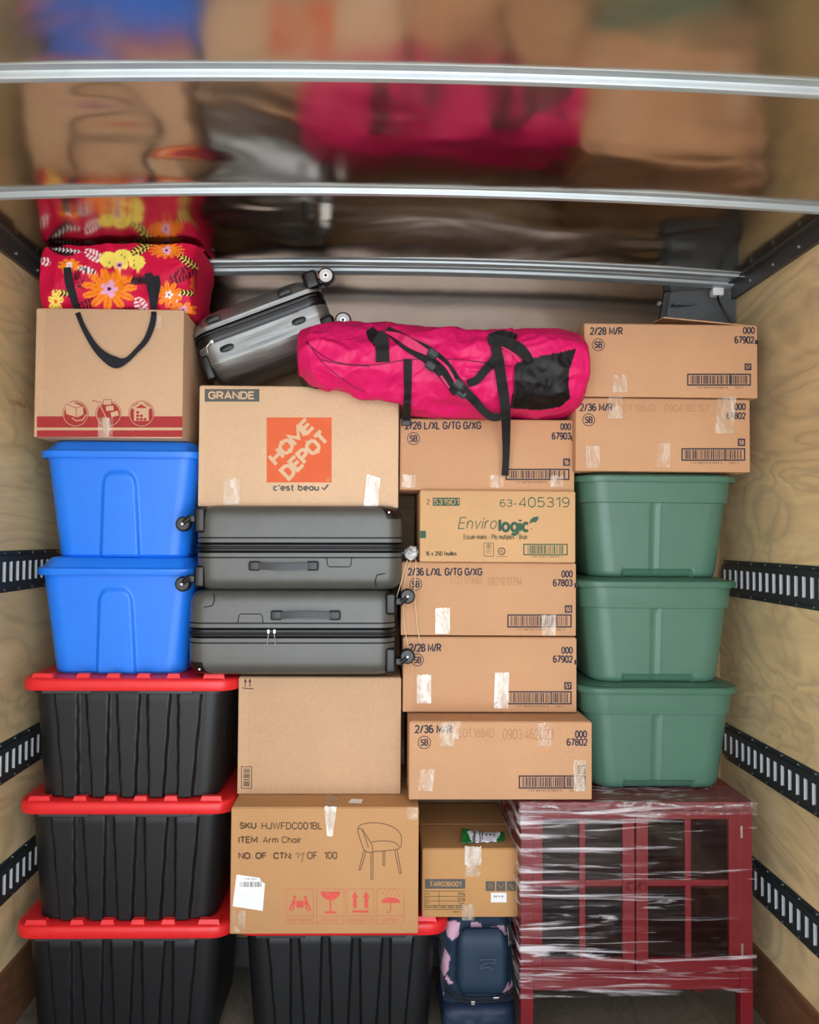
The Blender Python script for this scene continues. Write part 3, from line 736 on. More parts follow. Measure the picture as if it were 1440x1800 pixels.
for i, q in enumerate(G):
    z1 = q['z'][1]
    t = carton(q['l'], q['x'][0], q['x'][1], q['Y'], q['z'][0], z1-.0025, .40 if i else .44, CB_GL, 'shipping_carton', 'brown shipping cartons with bar codes', seed=i)
    GT.append(t)
    P = Print(q['Y']); s_ = q['ti']; P.text(*s_, INK, bold=.018); P.build('size_lettering', t, 'dark printed size lettering')
    P = Print(q['Y'])
    if q['tk']: P.rect(*q['tk'], INK)
    P.text(*(('000',)+q['o']), INK, bold=.018); P.text(*q['cd'], INK, bold=.018)
    P.build('number_lettering', t, 'dark printed item number')
    if q['lot']:
        P = Print(q['Y']); a = q['lot']; P.text(*a[:5], INKF, bold=-.022, space=1.1); P.text(*a[5:], INKF, bold=-.022, space=1.1); P.build('lot_code', t, 'faint dotted lot code')
    P = Print(q['Y']); cx, cy, r = q['sb']; P.circ(cx, cy, r, 1.2, INK); P.text('SB', cx-7, cy-6, cx+7, cy+6, INK, bold=.018); P.build('printed_roundel', t, 'printed circle with the letters SB')
    P = Print(q['Y']); n = q['nm']; P.rect(n[1]-1, n[2]-1, n[3], n[4], INK); P.text(n[0], n[1]+1, n[2]+1.5, n[3]-2, n[4]-2, CB_GL, 1, bold=.015); P.build('number_block', t, 'dark square with a pale number')
    P = Print(q['Y']); b_ = q['bc']; P.barcode(*b_, INK, 2.2, seed=i+3, mid=q['mid']); P.text('1 07 68702 %s 9      000 4' % q['cd'][0], b_[0]+16, b_[3]+2, b_[2]-12, b_[3]+5, INK); P.build('bar_code', t, 'printed bar code')
def rc(x0, y0, x1, y1, sl=0): return [(x0+sl, y0), (x1+sl, y0), (x1, y1), (x0, y1)]
for ti_, L in ((0, [(rc(772, 1268, 806, 1298, 4), 0), (rc(774, 1298, 797, 1311, 2), 0), (rc(944, 1270, 969, 1311), 0), (rc(735, 1352, 760, 1390, 4), 0), (rc(1008, 1335, 1030, 1390), 0)]),
               (1, [(rc(733, 1186, 758, 1236), 1), (rc(868, 1182, 893, 1245, 2), 1)]), (2, [(rc(765, 1069, 791, 1114, 0), 1), (rc(952, 1081, 977, 1117, 0), 0)]),
               (3, [(rc(706, 834, 730, 857, 2), 0), (rc(862, 836, 885, 857, 0), 0), (rc(967, 836, 990, 856), 0)]),
               (4, [(rc(1069, 698, 1094, 736), 0), (rc(1030, 784, 1054, 823), 0), (rc(1155, 779, 1178, 822), 0), (rc(1256, 698, 1288, 762, 6), 0)]), (5, [(rc(1077, 660, 1102, 690, 0), 0)])):
    for p_, wh in L: tape(GT[ti_], G[ti_]['Y'], p_, M_tapew if wh else M_tape)
# lifted flap on the top carton
t = GT[5]; w5 = X_(1332, 620, 2.54)-X_(1027, 620, 2.54)
mb = MB(); a = w5/2
for (x0, x1, z0, z1, y0) in ((.0, a, .045, .0, .03),):
    V = [(-.01, -.16, .236+.03), (a-.006, -.192, .233), (a-.006, .15, .236), (-.01, .10, .236+.05)]
    mb.add([(v[0], v[1], v[2]) for v in V]+[(v[0], v[1], v[2]-.004) for v in V], [(0, 1, 2, 3), (7, 6, 5, 4), (0, 4, 5, 1), (1, 5, 6, 2), (2, 6, 7, 3), (3, 7, 4, 0)])
mb.build('lifted_flap', CB_GL, t)

# tan carton with green print
Y = 2.56
t = carton('brown paper towel carton with green lettering and leaf mark between two shipping cartons', 738, 1012, Y, 1.4745, 1.6975, .40, CB_EN, 'paper_towel_carton', None)
P = Print(Y); P.text('2', 750, 877, 755, 887, INKK); P.rect(761, 875, 808, 889, INKG); P.text('5319D1', 762.5, 877, 806.5, 887, CB_EN, 1)
P.text('63-', 879, 878, 909, 891, INKG, bold=-.012); P.text('405319', 912, 874, 1001, 892, INKG, bold=-.018)
P.text('Enviro', 807, 909, 874, 930, INKG, bold=-.026, shear=.3); P.text('logic', 876, 911, 932, 936, INKG, bold=.035)
P.rect(933, 929, 936, 930, INKG); P.text('Essuie-mains - Plis multiples - Brun', 815, 939, 927, 948, INKK, bold=-.005)
P.text('16 x 250 feuilles', 748, 969, 803, 977, INKK, bold=.02)
P.build('printed_lettering', t, 'green printed lettering')
P = Print(Y); pts = [(931+3*0, 918), (933, 913), (938, 909), (947, 908), (946, 913), (942, 918), (935, 918), (931, 921)]
P.poly(pts, INKG); P.build('leaf_mark', t, 'printed green leaf')
P = Print(Y); P.rect(738.5, 933, 749, 946, INKG)
P.frame(850.5, 954, 868, 978, .8, INKK); P.circ(859, 960, 3.6, .9, INKK); P.disc(859, 960, 1.5, INKK)
for yy in (966, 969, 972): P.rect(854, yy, 864, yy+.6, INKK)
P.circ(882, 969, 6, 1.6, INKK); 
for k in range(3):
    a = k*2*PI/3-PI/2; P.poly([(882+4*math.cos(a), 969+4*math.sin(a)), (882+3*math.cos(a+1), 969+3*math.sin(a+1)), (882+.6*math.cos(a+2), 969+.6*math.sin(a+2))], INKK)
P.rect(872, 978, 893, 978.6, INKK); P.build('printed_marks', t, 'small printed recycling marks')
P = Print(Y); P.barcode(920, 956, 998, 976, INKG, 1.8, seed=21, gap=8); P.text('1 00 64517 05319 1', 932, 977, 988, 980, INKK); P.build('bar_code', t, 'printed bar code')

# large orange square carton
Y = 2.55; HDT = 2.020
t = carton('large moving carton with a big orange square printed on it', 349, 701, Y, 1.6415, HDT-.0025, .42, CB_HD, 'moving_box', None, seed=5, crease=False)
P = Print(Y); P.rect(360, 684, 456, 706, INKD); P.text('GRANDE', 366, 688, 448, 702, CB_HD, 1, bold=.03); P.build('size_banner', t, 'grey banner with pale lettering')
P = Print(Y); P.rect(469, 734, 583, 848, INKO); cl = (469, 734, 583, 848)
P.text('HOME', 486, 821, 0, 0, CB_HD, 1, bold=.048, u=(69, -70), v=(-17, -19.5), space=.86, clip=cl)
P.text('DEPOT', 508, 846.5, 0, 0, CB_HD, 1, bold=.048, u=(75, -74), v=(-19, -20), space=.86, clip=cl)
P.circ(577, 843, 2.6, .8, CB_HD, 1)
P.build('square_logo', t, 'orange square with slanted pale lettering')
P = Print(Y); P.text("c'est beau", 480, 851, 561, 863, INKD, bold=.035); P.stroke([(566, 857), (570, 861), (577, 852)], 3, INKD); P.build('printed_slogan', t, 'grey lettering with a tick')
tape(t, Y, rc(393, 842, 421, 887, 1)); tape(t, Y, [(645, 834), (669, 840), (665, 891), (639, 890)], M_tapew)
cr = MB(); w_ = X_(701, 785, Y)-X_(349, 785, Y); cr.box(-w_/2+.004, -w_/2+.018, -.2105, -.205, .004, .37, 0, .0003); cr.build('joint_flap', CB_HD, t)

# plain carton in the middle
Y = 2.57
t = carton('plain tan carton with two small up arrows under the suitcases', 418, 705, Y, .7525, 1.1115, .42, CB_PL, 'cardboard_box', None, seed=6)
P = Print(Y)
for x in (431.5, 439.5): P.poly([(x, 1192), (x+2.8, 1199), (x-2.8, 1199)], INKB); P.rect(x-.8, 1198, x+.8, 1207, INKB)
P.stroke([(426, 1209), (436, 1210.5), (446, 1210.5)], 1.6, INKB); P.build('up_arrows', t, 'printed pair of arrows')
P = Print(Y); P.barcode(424, 1347, 443, 1386, INKB, 1.2, seed=8, horiz=True, gap=4); P.build('bar_code', t, 'printed upright bar code')

# arm chair carton
Y = 2.45; ZAC = .752
t = carton('arm chair carton with a printed chair outline and red handling symbols', 405, 736, Y, PB+.011, ZAC-.0025, .47, CB_AC, 'furniture_carton', None, seed=7)
P = Print(Y)
P.text('SKU', 421, 1445, 451, 1457, INKB, bold=.03); P.text(':', 455, 1449, 457, 1457, INKB); P.text('HJWFDC001BL', 460, 1445, 567, 1458, INKB)
P.text('ITEM', 419, 1470, 453, 1482, INKB, bold=.03); P.text(':', 457, 1474, 459, 1482, INKB); P.text('Arm Chair', 462, 1470, 530, 1482, INKB)
P.text('NO. OF  CTN:', 419, 1498, 514, 1510, INKB, bold=.03); P.text('OF  100', 540, 1497, 593, 1510, INKB)
P.stroke([(519, 1502), (524, 1499), (527, 1500), (523, 1509)], 1, INKB); P.stroke([(529, 1503), (531, 1500), (535, 1498), (532, 1508), (530, 1516)], 1, INKB)
P.build('printed_lettering', t, 'dark printed lettering with a handwritten number')
P = Print(Y); W = 1.1
P.stroke(catmull([(629, 1456), (636, 1449), (660, 1446), (685, 1451), (703, 1464), (706, 1478), (703, 1490), (690, 1494), (655, 1497)], 6), W, INKB)
P.stroke(catmull([(629, 1456), (631, 1468), (640, 1493), (649, 1498), (655, 1497), (654, 1486), (646, 1472), (637, 1458), (629, 1456)], 6), W, INKB)
P.stroke(catmull([(636, 1457), (642, 1472), (648, 1490)], 6), W, INKB)
P.stroke(catmull([(652, 1480), (672, 1478), (692, 1480), (702, 1488)], 6), W, INKB)
for a in ([(640, 1494), (631, 1529)], [(643.5, 1497), (634, 1529)], [(652.5, 1498), (652, 1545)], [(656, 1498), (655.5, 1545)], [(673.5, 1496), (673.5, 1521)], [(676.5, 1496), (676.5, 1521)], [(694, 1494), (702, 1535)], [(698, 1493), (705.5, 1535)], [(631, 1529), (634, 1529)], [(652, 1545), (655.5, 1545)], [(673.5, 1521), (676.5, 1521)], [(702, 1535), (705.5, 1535)]): P.stroke(a, W, INKB)
P.build('chair_drawing', t, 'printed outline of an arm chair')
P = Print(Y)
for k, (x, cap) in enumerate(((503, 'HEAVY OBJECT'), (556.5, 'FRAGILE'), (609.5, 'THIS SIDE UP'), (662.5, 'KEEP DRY'))):
    P = Print(Y)
    P.frame(x, 1562, x+49, 1624, 1.2, FADE); P.rect(x, 1609, x+49, 1610.2, FADE)
    c_ = x+24.5; tw = 44 if k in (0, 2) else 26; P.text(cap, c_-tw/2, 1614, c_+tw/2, 1620, FADE, bold=.01)
    if k == 0:
        P.rect(c_-6, 1583, c_+6, 1595, INKR)
        for s_ in (-1, 1):
            P.disc(c_+s_*9.5, 1577, 2.7, INKR); P.poly([(c_+s_*(7), 1581), (c_+s_*13, 1581), (c_+s_*16, 1592), (c_+s_*11, 1592)][::s_], INKR)
            P.stroke([(c_+s_*12, 1582), (c_+s_*7.5, 1590), (c_+s_*4, 1587)], 2.6, INKR); P.stroke([(c_+s_*14, 1590), (c_+s_*17, 1595), (c_+s_*17.5, 1601)], 2.6, INKR); P.stroke([(c_+s_*12, 1590), (c_+s_*11, 1595), (c_+s_*14, 1601)], 2.4, INKR)
    if k == 1:
        pts = [(c_-17, 1567), (c_+17, 1567)] + [(c_+17*math.cos(a_), 1567+15*math.sin(a_)) for a_ in [i_*PI/12 for i_ in range(1, 12)]]
        P.poly(pts, INKR); P.stroke([(c_-8, 1567), (c_-3, 1572), (c_-5, 1574)], 1.2, CB_AC, 1); P.rect(c_-1.5, 1580, c_+1.5, 1602, INKR); P.disc(c_, 1603.5, 11, INKR, ry=2)
    if k == 2:
        for s_ in (-1, 1): P.poly([(c_+s_*10, 1567), (c_+s_*10+6, 1577), (c_+s_*10-6, 1577)], INKR); P.rect(c_+s_*10-3, 1577, c_+s_*10+3, 1596, INKR)
        P.rect(c_-14, 1600, c_+14, 1604, INKR)
    if k == 3:
        P.poly([(c_-17, 1587)]+[(c_-17*math.cos(a_), 1587-10*math.sin(a_)) for a_ in [i_*PI/10 for i_ in range(1, 10)]]+[(c_+17, 1587)], INKR)
        P.stroke([(c_, 1586), (c_, 1601), (c_-2, 1604), (c_-6, 1603), (c_-6.5, 1600)], 1.4, INKR)
        for (dx, dy) in ((-14, 1570), (-4, 1567), (5, 1566), (12, 1568), (-8, 1573), (0, 1572), (9, 1573), (15, 1575)): P.disc(c_+dx, dy, 1.1, INKR, n=8)
    P.build('handling_symbol', t, 'red printed handling symbol in a frame')
P = Print(Y); P.poly([(416, 1537), (457, 1543), (459, 1549), (466, 1553), (462, 1601), (409, 1593)], PAPER); P.build('paper_label', t, 'white torn paper label')
P = Print(Y-.0006); P.barcode(421, 1549, 461, 1560, INKD, 0, seed=31, gap=1); P.text('1FY BBT 1887501', 430, 1544, 452, 1546, INKD); P.build('bar_code', t, 'grey bar code on the paper label')
tape(t, Y, [(570, 1417), (592, 1417), (585, 1470), (575, 1469)], M_tapew)
o_ = t.location
mb = MB(); p0 = at(570, 1415, Y); p1 = at(592, 1415, Y); mb.box(p0.x-o_.x-.002, p1.x-o_.x, -.233, -.1, ZAC-o_.z-.0005, ZAC-o_.z+.001); mb.build('tape_strip', M_tape, t)
mb = MB(); p0 = at(612, 1405, Y+.05); mb.add([(p0.x-o_.x, -.20, ZAC-o_.z+.001), (p0.x-o_.x+.04, -.205, ZAC-o_.z+.001), (p0.x-o_.x+.045, -.165, ZAC-o_.z+.001), (p0.x-o_.x+.01, -.16, ZAC-o_.z+.001)], [(0, 1, 2, 3)]); mb.build('paper_label', PAPER, t)
tape(t, Y, rc(409, 1600, 432, 1638)); tape(t, Y, rc(715, 1419, 734, 1440))

# lamp carton
Y = 2.55; ZT = .593
t = carton('small brown carton with black code block and white label, on the navy backpack', 742, 912.5, Y, PB+.012, ZT-.002, .43, CB_TR, 'cardboard_box', None, seed=9)
P = Print(Y); P.rect(747, 1545, 818, 1562, INKD); P.text('TAR036G01', 755, 1549, 811, 1558, CB_TR, 1, bold=.02)
for yy in (1566, 1575, 1583, 1591, 1598): P.rect(745, yy, 818, yy+.8, INKK)
P.rect(771.5, 1566, 772.3, 1598, INKK)
for (a_, b2, yy) in (('N.W', '5.0 kg', 1568.5), ('G.W', '6.2 kg', 1577), ('QTY', '1 pc', 1585)):
    P.text(a_, 746, yy, 755, yy+4.5, INKK, bold=.01); P.text(b2, 805, yy, 817, yy+4.8, INKK, bold=.01)
P.text('Carton Size', 746, 1592, 769, 1596, INKK, bold=.02); P.text('43.0 x 33.0 x 34.0 cm', 774, 1592, 817, 1596.5, INKK, bold=.02); P.text('MADE IN', 796, 1601, 808, 1604, INKK, bold=.01)
P.build('printed_lettering', t, 'black code block and printed table')
P = Print(Y)
for k, x in enumerate((854, 872.5, 891)):
    P = Print(Y)
    P.rect(x, 1549, x+16, 1566, INKD)
    if k == 0:
        for dx in (6, 10.5): P.rect(x+dx-.4, 1553, x+dx+.4, 1562, CB_TR, 1)
    if k == 1: P.stroke([(x+3, 1553), (x+5, 1558), (x+8, 1560), (x+11, 1558), (x+13, 1553)], .8, CB_TR, 1); P.rect(x+7.6, 1560, x+8.4, 1564, CB_TR, 1)
    if k == 2: P.stroke([(x+3, 1554), (x+12, 1563)], .8, CB_TR, 1); P.circ(x+7, 1561, 6, .8, CB_TR, 1, n=12, a0=-PI*.6, a1=0)
    P.build('handling_symbol', t, 'small dark handling symbol')
P = Print(Y-.0004); P.rect(863, 1569, 890.5, 1586, PAPER); P.barcode(868, 1573, 885, 1578, INKD, 0, 17, gap=.5); P.build('paper_label', t, 'white paper label')
tape(t, Y, rc(817, 1487, 846, 1520), M_tapew); tape(t, Y, rc(817, 1518, 844, 1540, 2)); tape(t, Y, rc(812, 1590, 834, 1617))

# carton with red stripes (left, top)
Y = 2.535; ZLB = 2.252
t = carton('tan moving carton with red stripes and three round symbols, under the floral bag', 61, 322, Y, ZL+.001, ZLB-.0025, .44, CB_L, 'moving_box', None, seed=11)
P = Print(Y)
P.rect(65, 732, 321, 751.5, INKRD); P.rect(65, 756.5, 321, 768, INKRD); P.build('red_stripes', t, 'two printed red stripes')
P = Print(Y)
for k, cx in enumerate((133, 191, 249)):
    P = Print(Y)
    P.disc(cx, 727.5, 20, INKRD, 1); P.circ(cx, 727.5, 21.5, 1.2, CB_L, 2); P.circ(cx, 727.5, 22.4, .8, INKRD, 3)
    if k == 0:
        P.poly([(115, 710), (128, 707), (147, 715), (147, 729), (136, 734), (117, 728)], CB_L, 4)
        P.stroke([(115, 710), (134, 717), (147, 714)], 1, INKRD, 5); P.stroke([(134, 717), (135, 734)], 1, INKRD, 5)
        P.stroke([(127, 735), (135, 740), (146, 738), (152, 729)], 2, CB_L, 4)
    if k == 1:
        for (x, y, a) in ((182, 703, .05), (186, 714, .12), (194, 725, .25)):
            c, s_ = math.cos(a), math.sin(a); q = [(0, 0), (14, 0), (14, 9.5), (0, 9.5)]; q = [(x+a_*c+b2*s_, y+b2*c-a_*s_) for a_, b2 in q]
            P.poly(q, CB_L, 4); P.stroke(q+[q[0]], .9, INKRD, 5)
        P.stroke([(164, 706), (174, 706), (180, 720), (190, 740)], 1.6, CB_L, 4); P.circ(188, 738, 3.4, 1.3, CB_L, 5)
        P.stroke([(163, 705), (176, 707)], 2.4, INKRD, 3)
    if k == 2:
        P.poly([(233, 716), (249, 706), (265, 716), (265, 719), (233, 719)], CB_L, 4); P.poly([(236, 719), (262, 719), (262, 740), (236, 740)], CB_L, 4)
        P.poly([(238.5, 717.5), (249, 711), (259.5, 717.5)], INKRD, 5)
        for (x, y) in ((240, 723), (240, 729), (246.5, 729), (240, 735), (246.5, 735), (253, 735)): P.rect(x, y, x+5, y+4.2, INKRD, 5)
    P.build('round_symbol', t, 'printed red round symbol')
tape(t, Y, rc(173, 734, 199, 768, 0)); tape(t, Y, rc(268, 555, 285, 577, 2))

# ================================================================== GRAPHITE SUITCASES
def make_suitcase():
    T, L, D = .258, .632, .44
    t = thing('suitcase', '', 'suitcase', (0, 0, 0), 'graphite hard shell suitcases')
    mb = MB(); rings = []; mis = []
    def prof(z):   # inset from the edge rounding, z measured from the middle
        a = abs(z)/(T/2); r = .040
        d_ = T/2-abs(z)
        ins = 0 if d_ > r else r-math.sqrt(max(0, r*r-(r-d_)**2))
        return ins*.8 + .004*(a**2)
    zs = [-T/2, -T/2+.0015, -T/2+.005, -T/2+.010, -T/2+.018, -T/2+.028, -T/2+.04, -.06]
    grooves = {-.028: 1, .031: 1}
    lv = [(z, 0, 0) for z in zs]
    for gz in (-.030,): lv += [(gz-.0022, 0, 0), (gz-.001, .0025, 1), (gz+.001, .0025, 1), (gz+.0022, 0, 0)]
    lv += [(-.016, 0, 0), (-.013, .003, 2), (-.009, -.002, 2), (-.004, -.003, 2), (-.002, .003, 1), (.002, .003, 1), (.004, -.003, 2), (.009, -.002, 2), (.013, .003, 2), (.016, 0, 0)]
    for gz in (.030,): lv += [(gz-.0022, 0, 0), (gz-.001, .0025, 1), (gz+.001, .0025, 1), (gz+.0022, 0, 0)]
    lv += [(-z, 0, 0) for z in reversed(zs)]
    for (z, i_, m_) in lv:
        q = prof(z)+i_; rings.append(ring(L-2*q, D-2*q, max(.05-q*.4, .02), z, 40, nc=8)); mis.append(m_)
    mis = [mis[k] if mis[k] == mis[k+1] or mis[k] else mis[k+1] for k in range(len(mis)-1)]
    mb.loft(rings, mis=mis)
    yf = -D/2
    # pressed tab outline and corner relief
    zz = -.030
    mb.tube([(.08, yf-.0004, zz), (.085, yf-.0004, zz-.004), (.087, yf-.0004, zz-.022), (.092, yf-.0004, zz-.028), (.152, yf-.0004, zz-.028), (.158, yf-.0004, zz-.023), (.160, yf-.0004, zz-.004), (.165, yf-.0004, zz)], .0013, 1)
    mb.tube([(.235, yf+.006, -.118), (.232, yf+.001, -.10), (.238, yf, -.083), (.262, yf+.002, -.078), (.285, yf+.010, -.078)], .0016, 1)
    mb.build('shell', [M_shell, M_groove, M_black], t, smooth=35)
    # side handle
    h = MB()
    for s_ in (-1, 1): h.box(-.045+s_*.088-.017, -.045+s_*.088+.017, yf-.018, yf+.002, -.055-.014, -.055+.014, 0, .005)
    pts = [(-.045-.075+.15*k/12, yf-.016-.006*math.sin(PI*k/12), -.055-.003*math.sin(PI*k/12)) for k in range(13)]
    rs = [[(x, y-.005, z-.010), (x, y+.003, z-.010), (x, y+.003, z+.010), (x, y-.005, z+.010)] for x, y, z in pts]
    h.loft(rs); h.build('side_handle', plain('handle_black', (30, 31, 33), .4), t, smooth=40)
    # corner guards on the wheel-free end, top
    cg = MB()
    q0 = .0
    for s_ in (1,):
        rs = []
        for z in (.088, .10, .112, .122, .1285):
            q = prof(z)-.0025; r = ring(L-2*q, D-2*q, .05, z, 12, nc=8); rs.append(r)
        # keep only the part of the ring near the corner
        n = len(rs[0]); idx = [i for i in range(n) if rs[0][i][0] > L/2-.058 and rs[0][i][1]*s_ < -(D/2-.058)]
        st = [i for i in idx if (i-1) % n not in idx][0]; order = []
        i = st
        while i in idx: order.append(i); i = (i+1) % n
        V = [rs[k][i] for k in range(len(rs)) for i in order]; m_ = len(order)
        cg.add(V, [(k*m_+j, k*m_+j+1, (k+1)*m_+j+1, (k+1)*m_+j) for k in range(len(rs)-1) for j in range(m_-1)])
        cg.cyl((L/2-.042, s_*-1*(D/2-.001) if s_ > 0 else D/2-.001, .108), (L/2-.042, (-D/2-.004) if s_ > 0 else D/2+.004, .108), .003, 1, 10)
    cg.build('corner_guard', [M_black, M_silver], t, smooth=50)
    # casters on the other end
    for zz, s2 in ((.078, 1), (-.105, -1)):
        for yy in (yf+.022,):
            w = MB()
            w.box(-L/2-.003, -L/2+.03, yy-.02, yy+.04, zz-.032 if s2 > 0 else zz-.016, zz+.045 if s2 > 0 else zz+.05, 0, .008)
            w.box(-L/2-.026, -L/2+.0, yy-.014, yy+.014, zz-.002, zz+.022, 0, .005)
            w.tube([(-L/2-.018, yy-.014, zz+.012), (-L/2-.030, yy-.016, zz+.004), (-L/2-.038, yy-.015, zz-.006)], [.009, .0075, .006])
            cw = w.build('caster', M_black, t, smooth=40)
            w = MB(); x0, z0 = -L/2-.038, zz-.006
            w.cyl((x0, yy-.013, z0), (x0, yy+.013, z0), .023, 0, 28, bev=.004); w.cyl((x0, yy-.0145, z0), (x0, yy-.012, z0), .015, 1, 20); w.cyl((x0, yy-.023, z0), (x0, yy-.014, z0), .004, 2, 12)
            w.build('wheel', [M_black, plain('rim_grey', (44, 44, 46), .4), M_hub], cw, smooth=40)
    return t
sc = make_suitcase(); YS = 2.500; Z1 = 1.1125
zlow = 3*PB+.0125
xu = (X_(344, 965, YS)+X_(706, 965, YS))/2; xl = (X_(331, 1115, YS)+X_(691, 1115, YS))/2
sc.location = (xu, YS+.22, zlow+.2585+.1295); sc['label'] = 'graphite hard shell suitcase with casters at its left end, upper of the two'
sc.rotation_euler = (0, -.006, 0)
s2 = copy_tree(sc); s2.location = (xl, YS+.22, zlow+.129); s2.rotation_euler = (0, PI-.004, 0); s2['label'] = 'graphite hard shell suitcase with silver zip pulls, lower of the two'
mb = MB()
for dx in (.006, -.012):   # local frame is turned half way round
    x = -(X_(476, 1120, YS)-xl)+dx
    mb.box(x-.004, x+.004, -.230, -.222, -.012, .0, 0, .001); mb.tube([(x, -.229, .0), (x+(.001 if dx > 0 else -.001), -.231, .012), (x+(.003 if dx > 0 else -.003), -.228, .034)], .0012)
mb.build('zip_pull', M_silver, s2)

# ================================================================== SILVER SUITCASE (tilted)
def make_silver():
    T, L, D = .225, .445, .30
    t = thing('suitcase', 'brushed silver cabin suitcase tilted up on the moving carton, white wheels to the right', 'suitcase', (0, 0, 0))
    mb = MB(); rings = []; mis = []
    def prof(z):
        d_ = T/2-abs(z); r = .05
        ins = 0 if d_ > r else (r-d_)*.55 + (r-math.sqrt(max(0, r*r-(r-d_)**2)))*.4
        return ins
    up = .018
    lv = []
    for k in range(9): lv.append((-T/2+.08*(k/8)**1.0*.95 if k else -T/2, 0, 0))
    lv = [(-T/2+d_, 0, 0) for d_ in (0, .003, .008, .016, .026, .038, .05, .055, .085)]
    zc_ = .028
    lv += [(zc_-.0235, 0, 0), (zc_-.022, .004, 1), (zc_-.012, -.001, 1), (zc_-.008, -.001, 1), (zc_-.007, .004, 1), (zc_+.006, .004, 1), (zc_+.007, -.001, 1), (zc_+.014, -.001, 1), (zc_+.019, .004, 1), (zc_+.0205, 0, 0)]
    lv += [(T/2-d_, 0, 0) for d_ in (.05, .042, .03, .02, .01, .004, 0)]
    for z, i_, m_ in lv:
        q = prof(z)+i_; rings.append(ring(L-2*q, D-2*q, .055, z, 30, nc=8)); mis.append(m_)
    mis = [1 if (mis[k] or mis[k+1]) else 0 for k in range(len(mis)-1)]
    mb.loft(rings, mis=mis); mb.build('shell', [M_sshell, M_black], t, smooth=28)
    yf = -D/2
    for (x, z) in ((-.137, .078), (.108, .078), (-.128, -.026), (.118, -.026)):
        f = MB(); rs = []
        for d_, k_ in ((0.004, 1), (-.004, 1), (-.0065, .75)):
            rs.append([(x+.024*k_*(abs(math.cos(a))**.6)*math.copysign(1, math.cos(a)), yf+d_, z+.0105*k_*math.sin(a)) for a in [2*PI*i/24 for i in range(24)]])
        f.loft(rs); f.build('side_foot', M_black, t, smooth=40)
    f = MB(); f.tube([(-L/2+.04, yf-.001, .005), (L/2-.09, yf-.001, .005)], .002); f.tube([(-.10, yf-.001, .035), (L/2-.05, yf-.001, .035)], .002); f.build('zip_seam', plain('zip_grey', (70, 70, 72), .4), t)
    f = MB(); f.box(-L/2+.052, -L/2+.062, yf-.007, yf, .004, .014, 0, .001); f.tube([(-L/2+.05, yf-.006, .008), (-L/2+.035, yf-.009, -.002), (-L/2+.032, yf-.009, -.022)], .0022); f.build('zip_pull', M_silver, t)
    f = MB(); f.box(-L/2-.006, -L/2+.006, yf+.06, -yf-.06, -.012, .012, 0, .005); f.box(-L/2-.004, -L/2+.03, yf+.005, yf+.05, -T/2+.01, -.02, 0, .010); f.tube([(-L/2+.012, yf+.02, -.028), (-L/2+.004, yf+.016, -.05), (-L/2+.018, yf+.014, -.085)], .007); f.build('end_bumper', M_black, t, smooth=40)
    for zz in (.088, -.068):
        for yy in (yf+.035,):
            w = MB(); w.box(L/2-.045, L/2+.004, yy-.037, yy+.03, zz-.030, zz+.030, 0, .012); w.box(L/2-.0, L/2+.026, yy-.015, yy+.015, zz-.020, zz+.014, 0, .006)
            w.box(L/2+.003, L/2+.006, yy-.0375, yy-.03, zz-.006, zz+.012, 1, .001)
            cw = w.build('caster', [M_black, plain('copper', (190, 110, 80), .3, .8)], t, smooth=40)
            x0 = L/2+.030; w = MB(); w.cyl((x0, yy-.016, zz), (x0, yy+.016, zz), .027, 0, 28, bev=.003); w.cyl((x0, yy-.019, zz), (x0, yy-.0155, zz), .0215, 1, 26, bev=.001); w.cyl((x0, yy-.020, zz), (x0, yy-.018, zz), .009, 2, 18); w.cyl((x0, yy-.0215, zz), (x0, yy-.019, zz), .0045, 3, 12)
            w.build('wheel', [M_black, M_hub, M_silver, M_groove], cw, smooth=40)
    return t
sv = make_silver(); YV = 2.62
pc = at(460, 574, YV); ang = math.radians(21.5)
sv.rotation_euler = (0, -ang, 0); sv.location = (pc.x, YV+.15, pc.z)

# ================================================================== SOFT BAGS
def soft_bag(stations, Yc, ry, seed, wr, nst=400, nring=220, expo=2.4, clamp=None, wr2=None, fl=0):
    """loft of superellipse sections along x from pixel stations (x, top, bottom, depth factor)"""
    S = catmull([tuple(s) for s in stations], max(4, nst//(len(stations)-1)))
    V = []; n = nring
    for (px, t_, b_, k) in S:
        p1 = at(px, t_, Yc); p0 = at(px, b_, Yc); xc = (p0.x+p1.x)/2; zcn = (p0.z+p1.z)/2; rz = max((p1.z-p0.z)/2, .004); ryk = ry*k
        for i in range(n):
            a = 2*PI*i/n; c, s = math.cos(a), math.sin(a)
            y = -ryk*math.copysign(abs(c)**(2/expo), c); z = rz*math.copysign(abs(s)**(2/expo), s)
            q = Vector((xc, Yc+y, zcn+z))
            e = Vector((0, y/ryk/ryk, z/rz/rz)).normalized()
            w = wr(q) if wr else 0
            q = q + e*w
            if clamp: q = clamp(q)
            V.append(q)
    F = [(j*n+i, (j+1)*n+i, (j+1)*n+(i+1) % n, j*n+(i+1) % n) for j in range(len(S)-1) for i in range(n)]
    F += [tuple(range(n)), tuple((len(S)-1)*n+i for i in range(n-1, -1, -1))]
    return V, F
def paint(me, fn, loc):
    ca = me.color_attributes.new('Col', 'FLOAT_COLOR', 'POINT')
    for i, v in enumerate(me.vertices):
        px, py = proj(v.co+loc); ca.data[i].color = fn(px, py, v.co+loc, v.normal)
def folds(q, s, amp, sc=(1, 1, 1), o=0):
    p = Vector((q.x*s*sc[0]+o, q.y*s*sc[1], q.z*s*sc[2])); w = noise.noise_vector(p*.7)*.6
    v = noise.noise(p+w); return amp*(1-2*abs(v))
def bvh_of(V, F): return BVHTree.FromPolygons([tuple(v) for v in V], F)
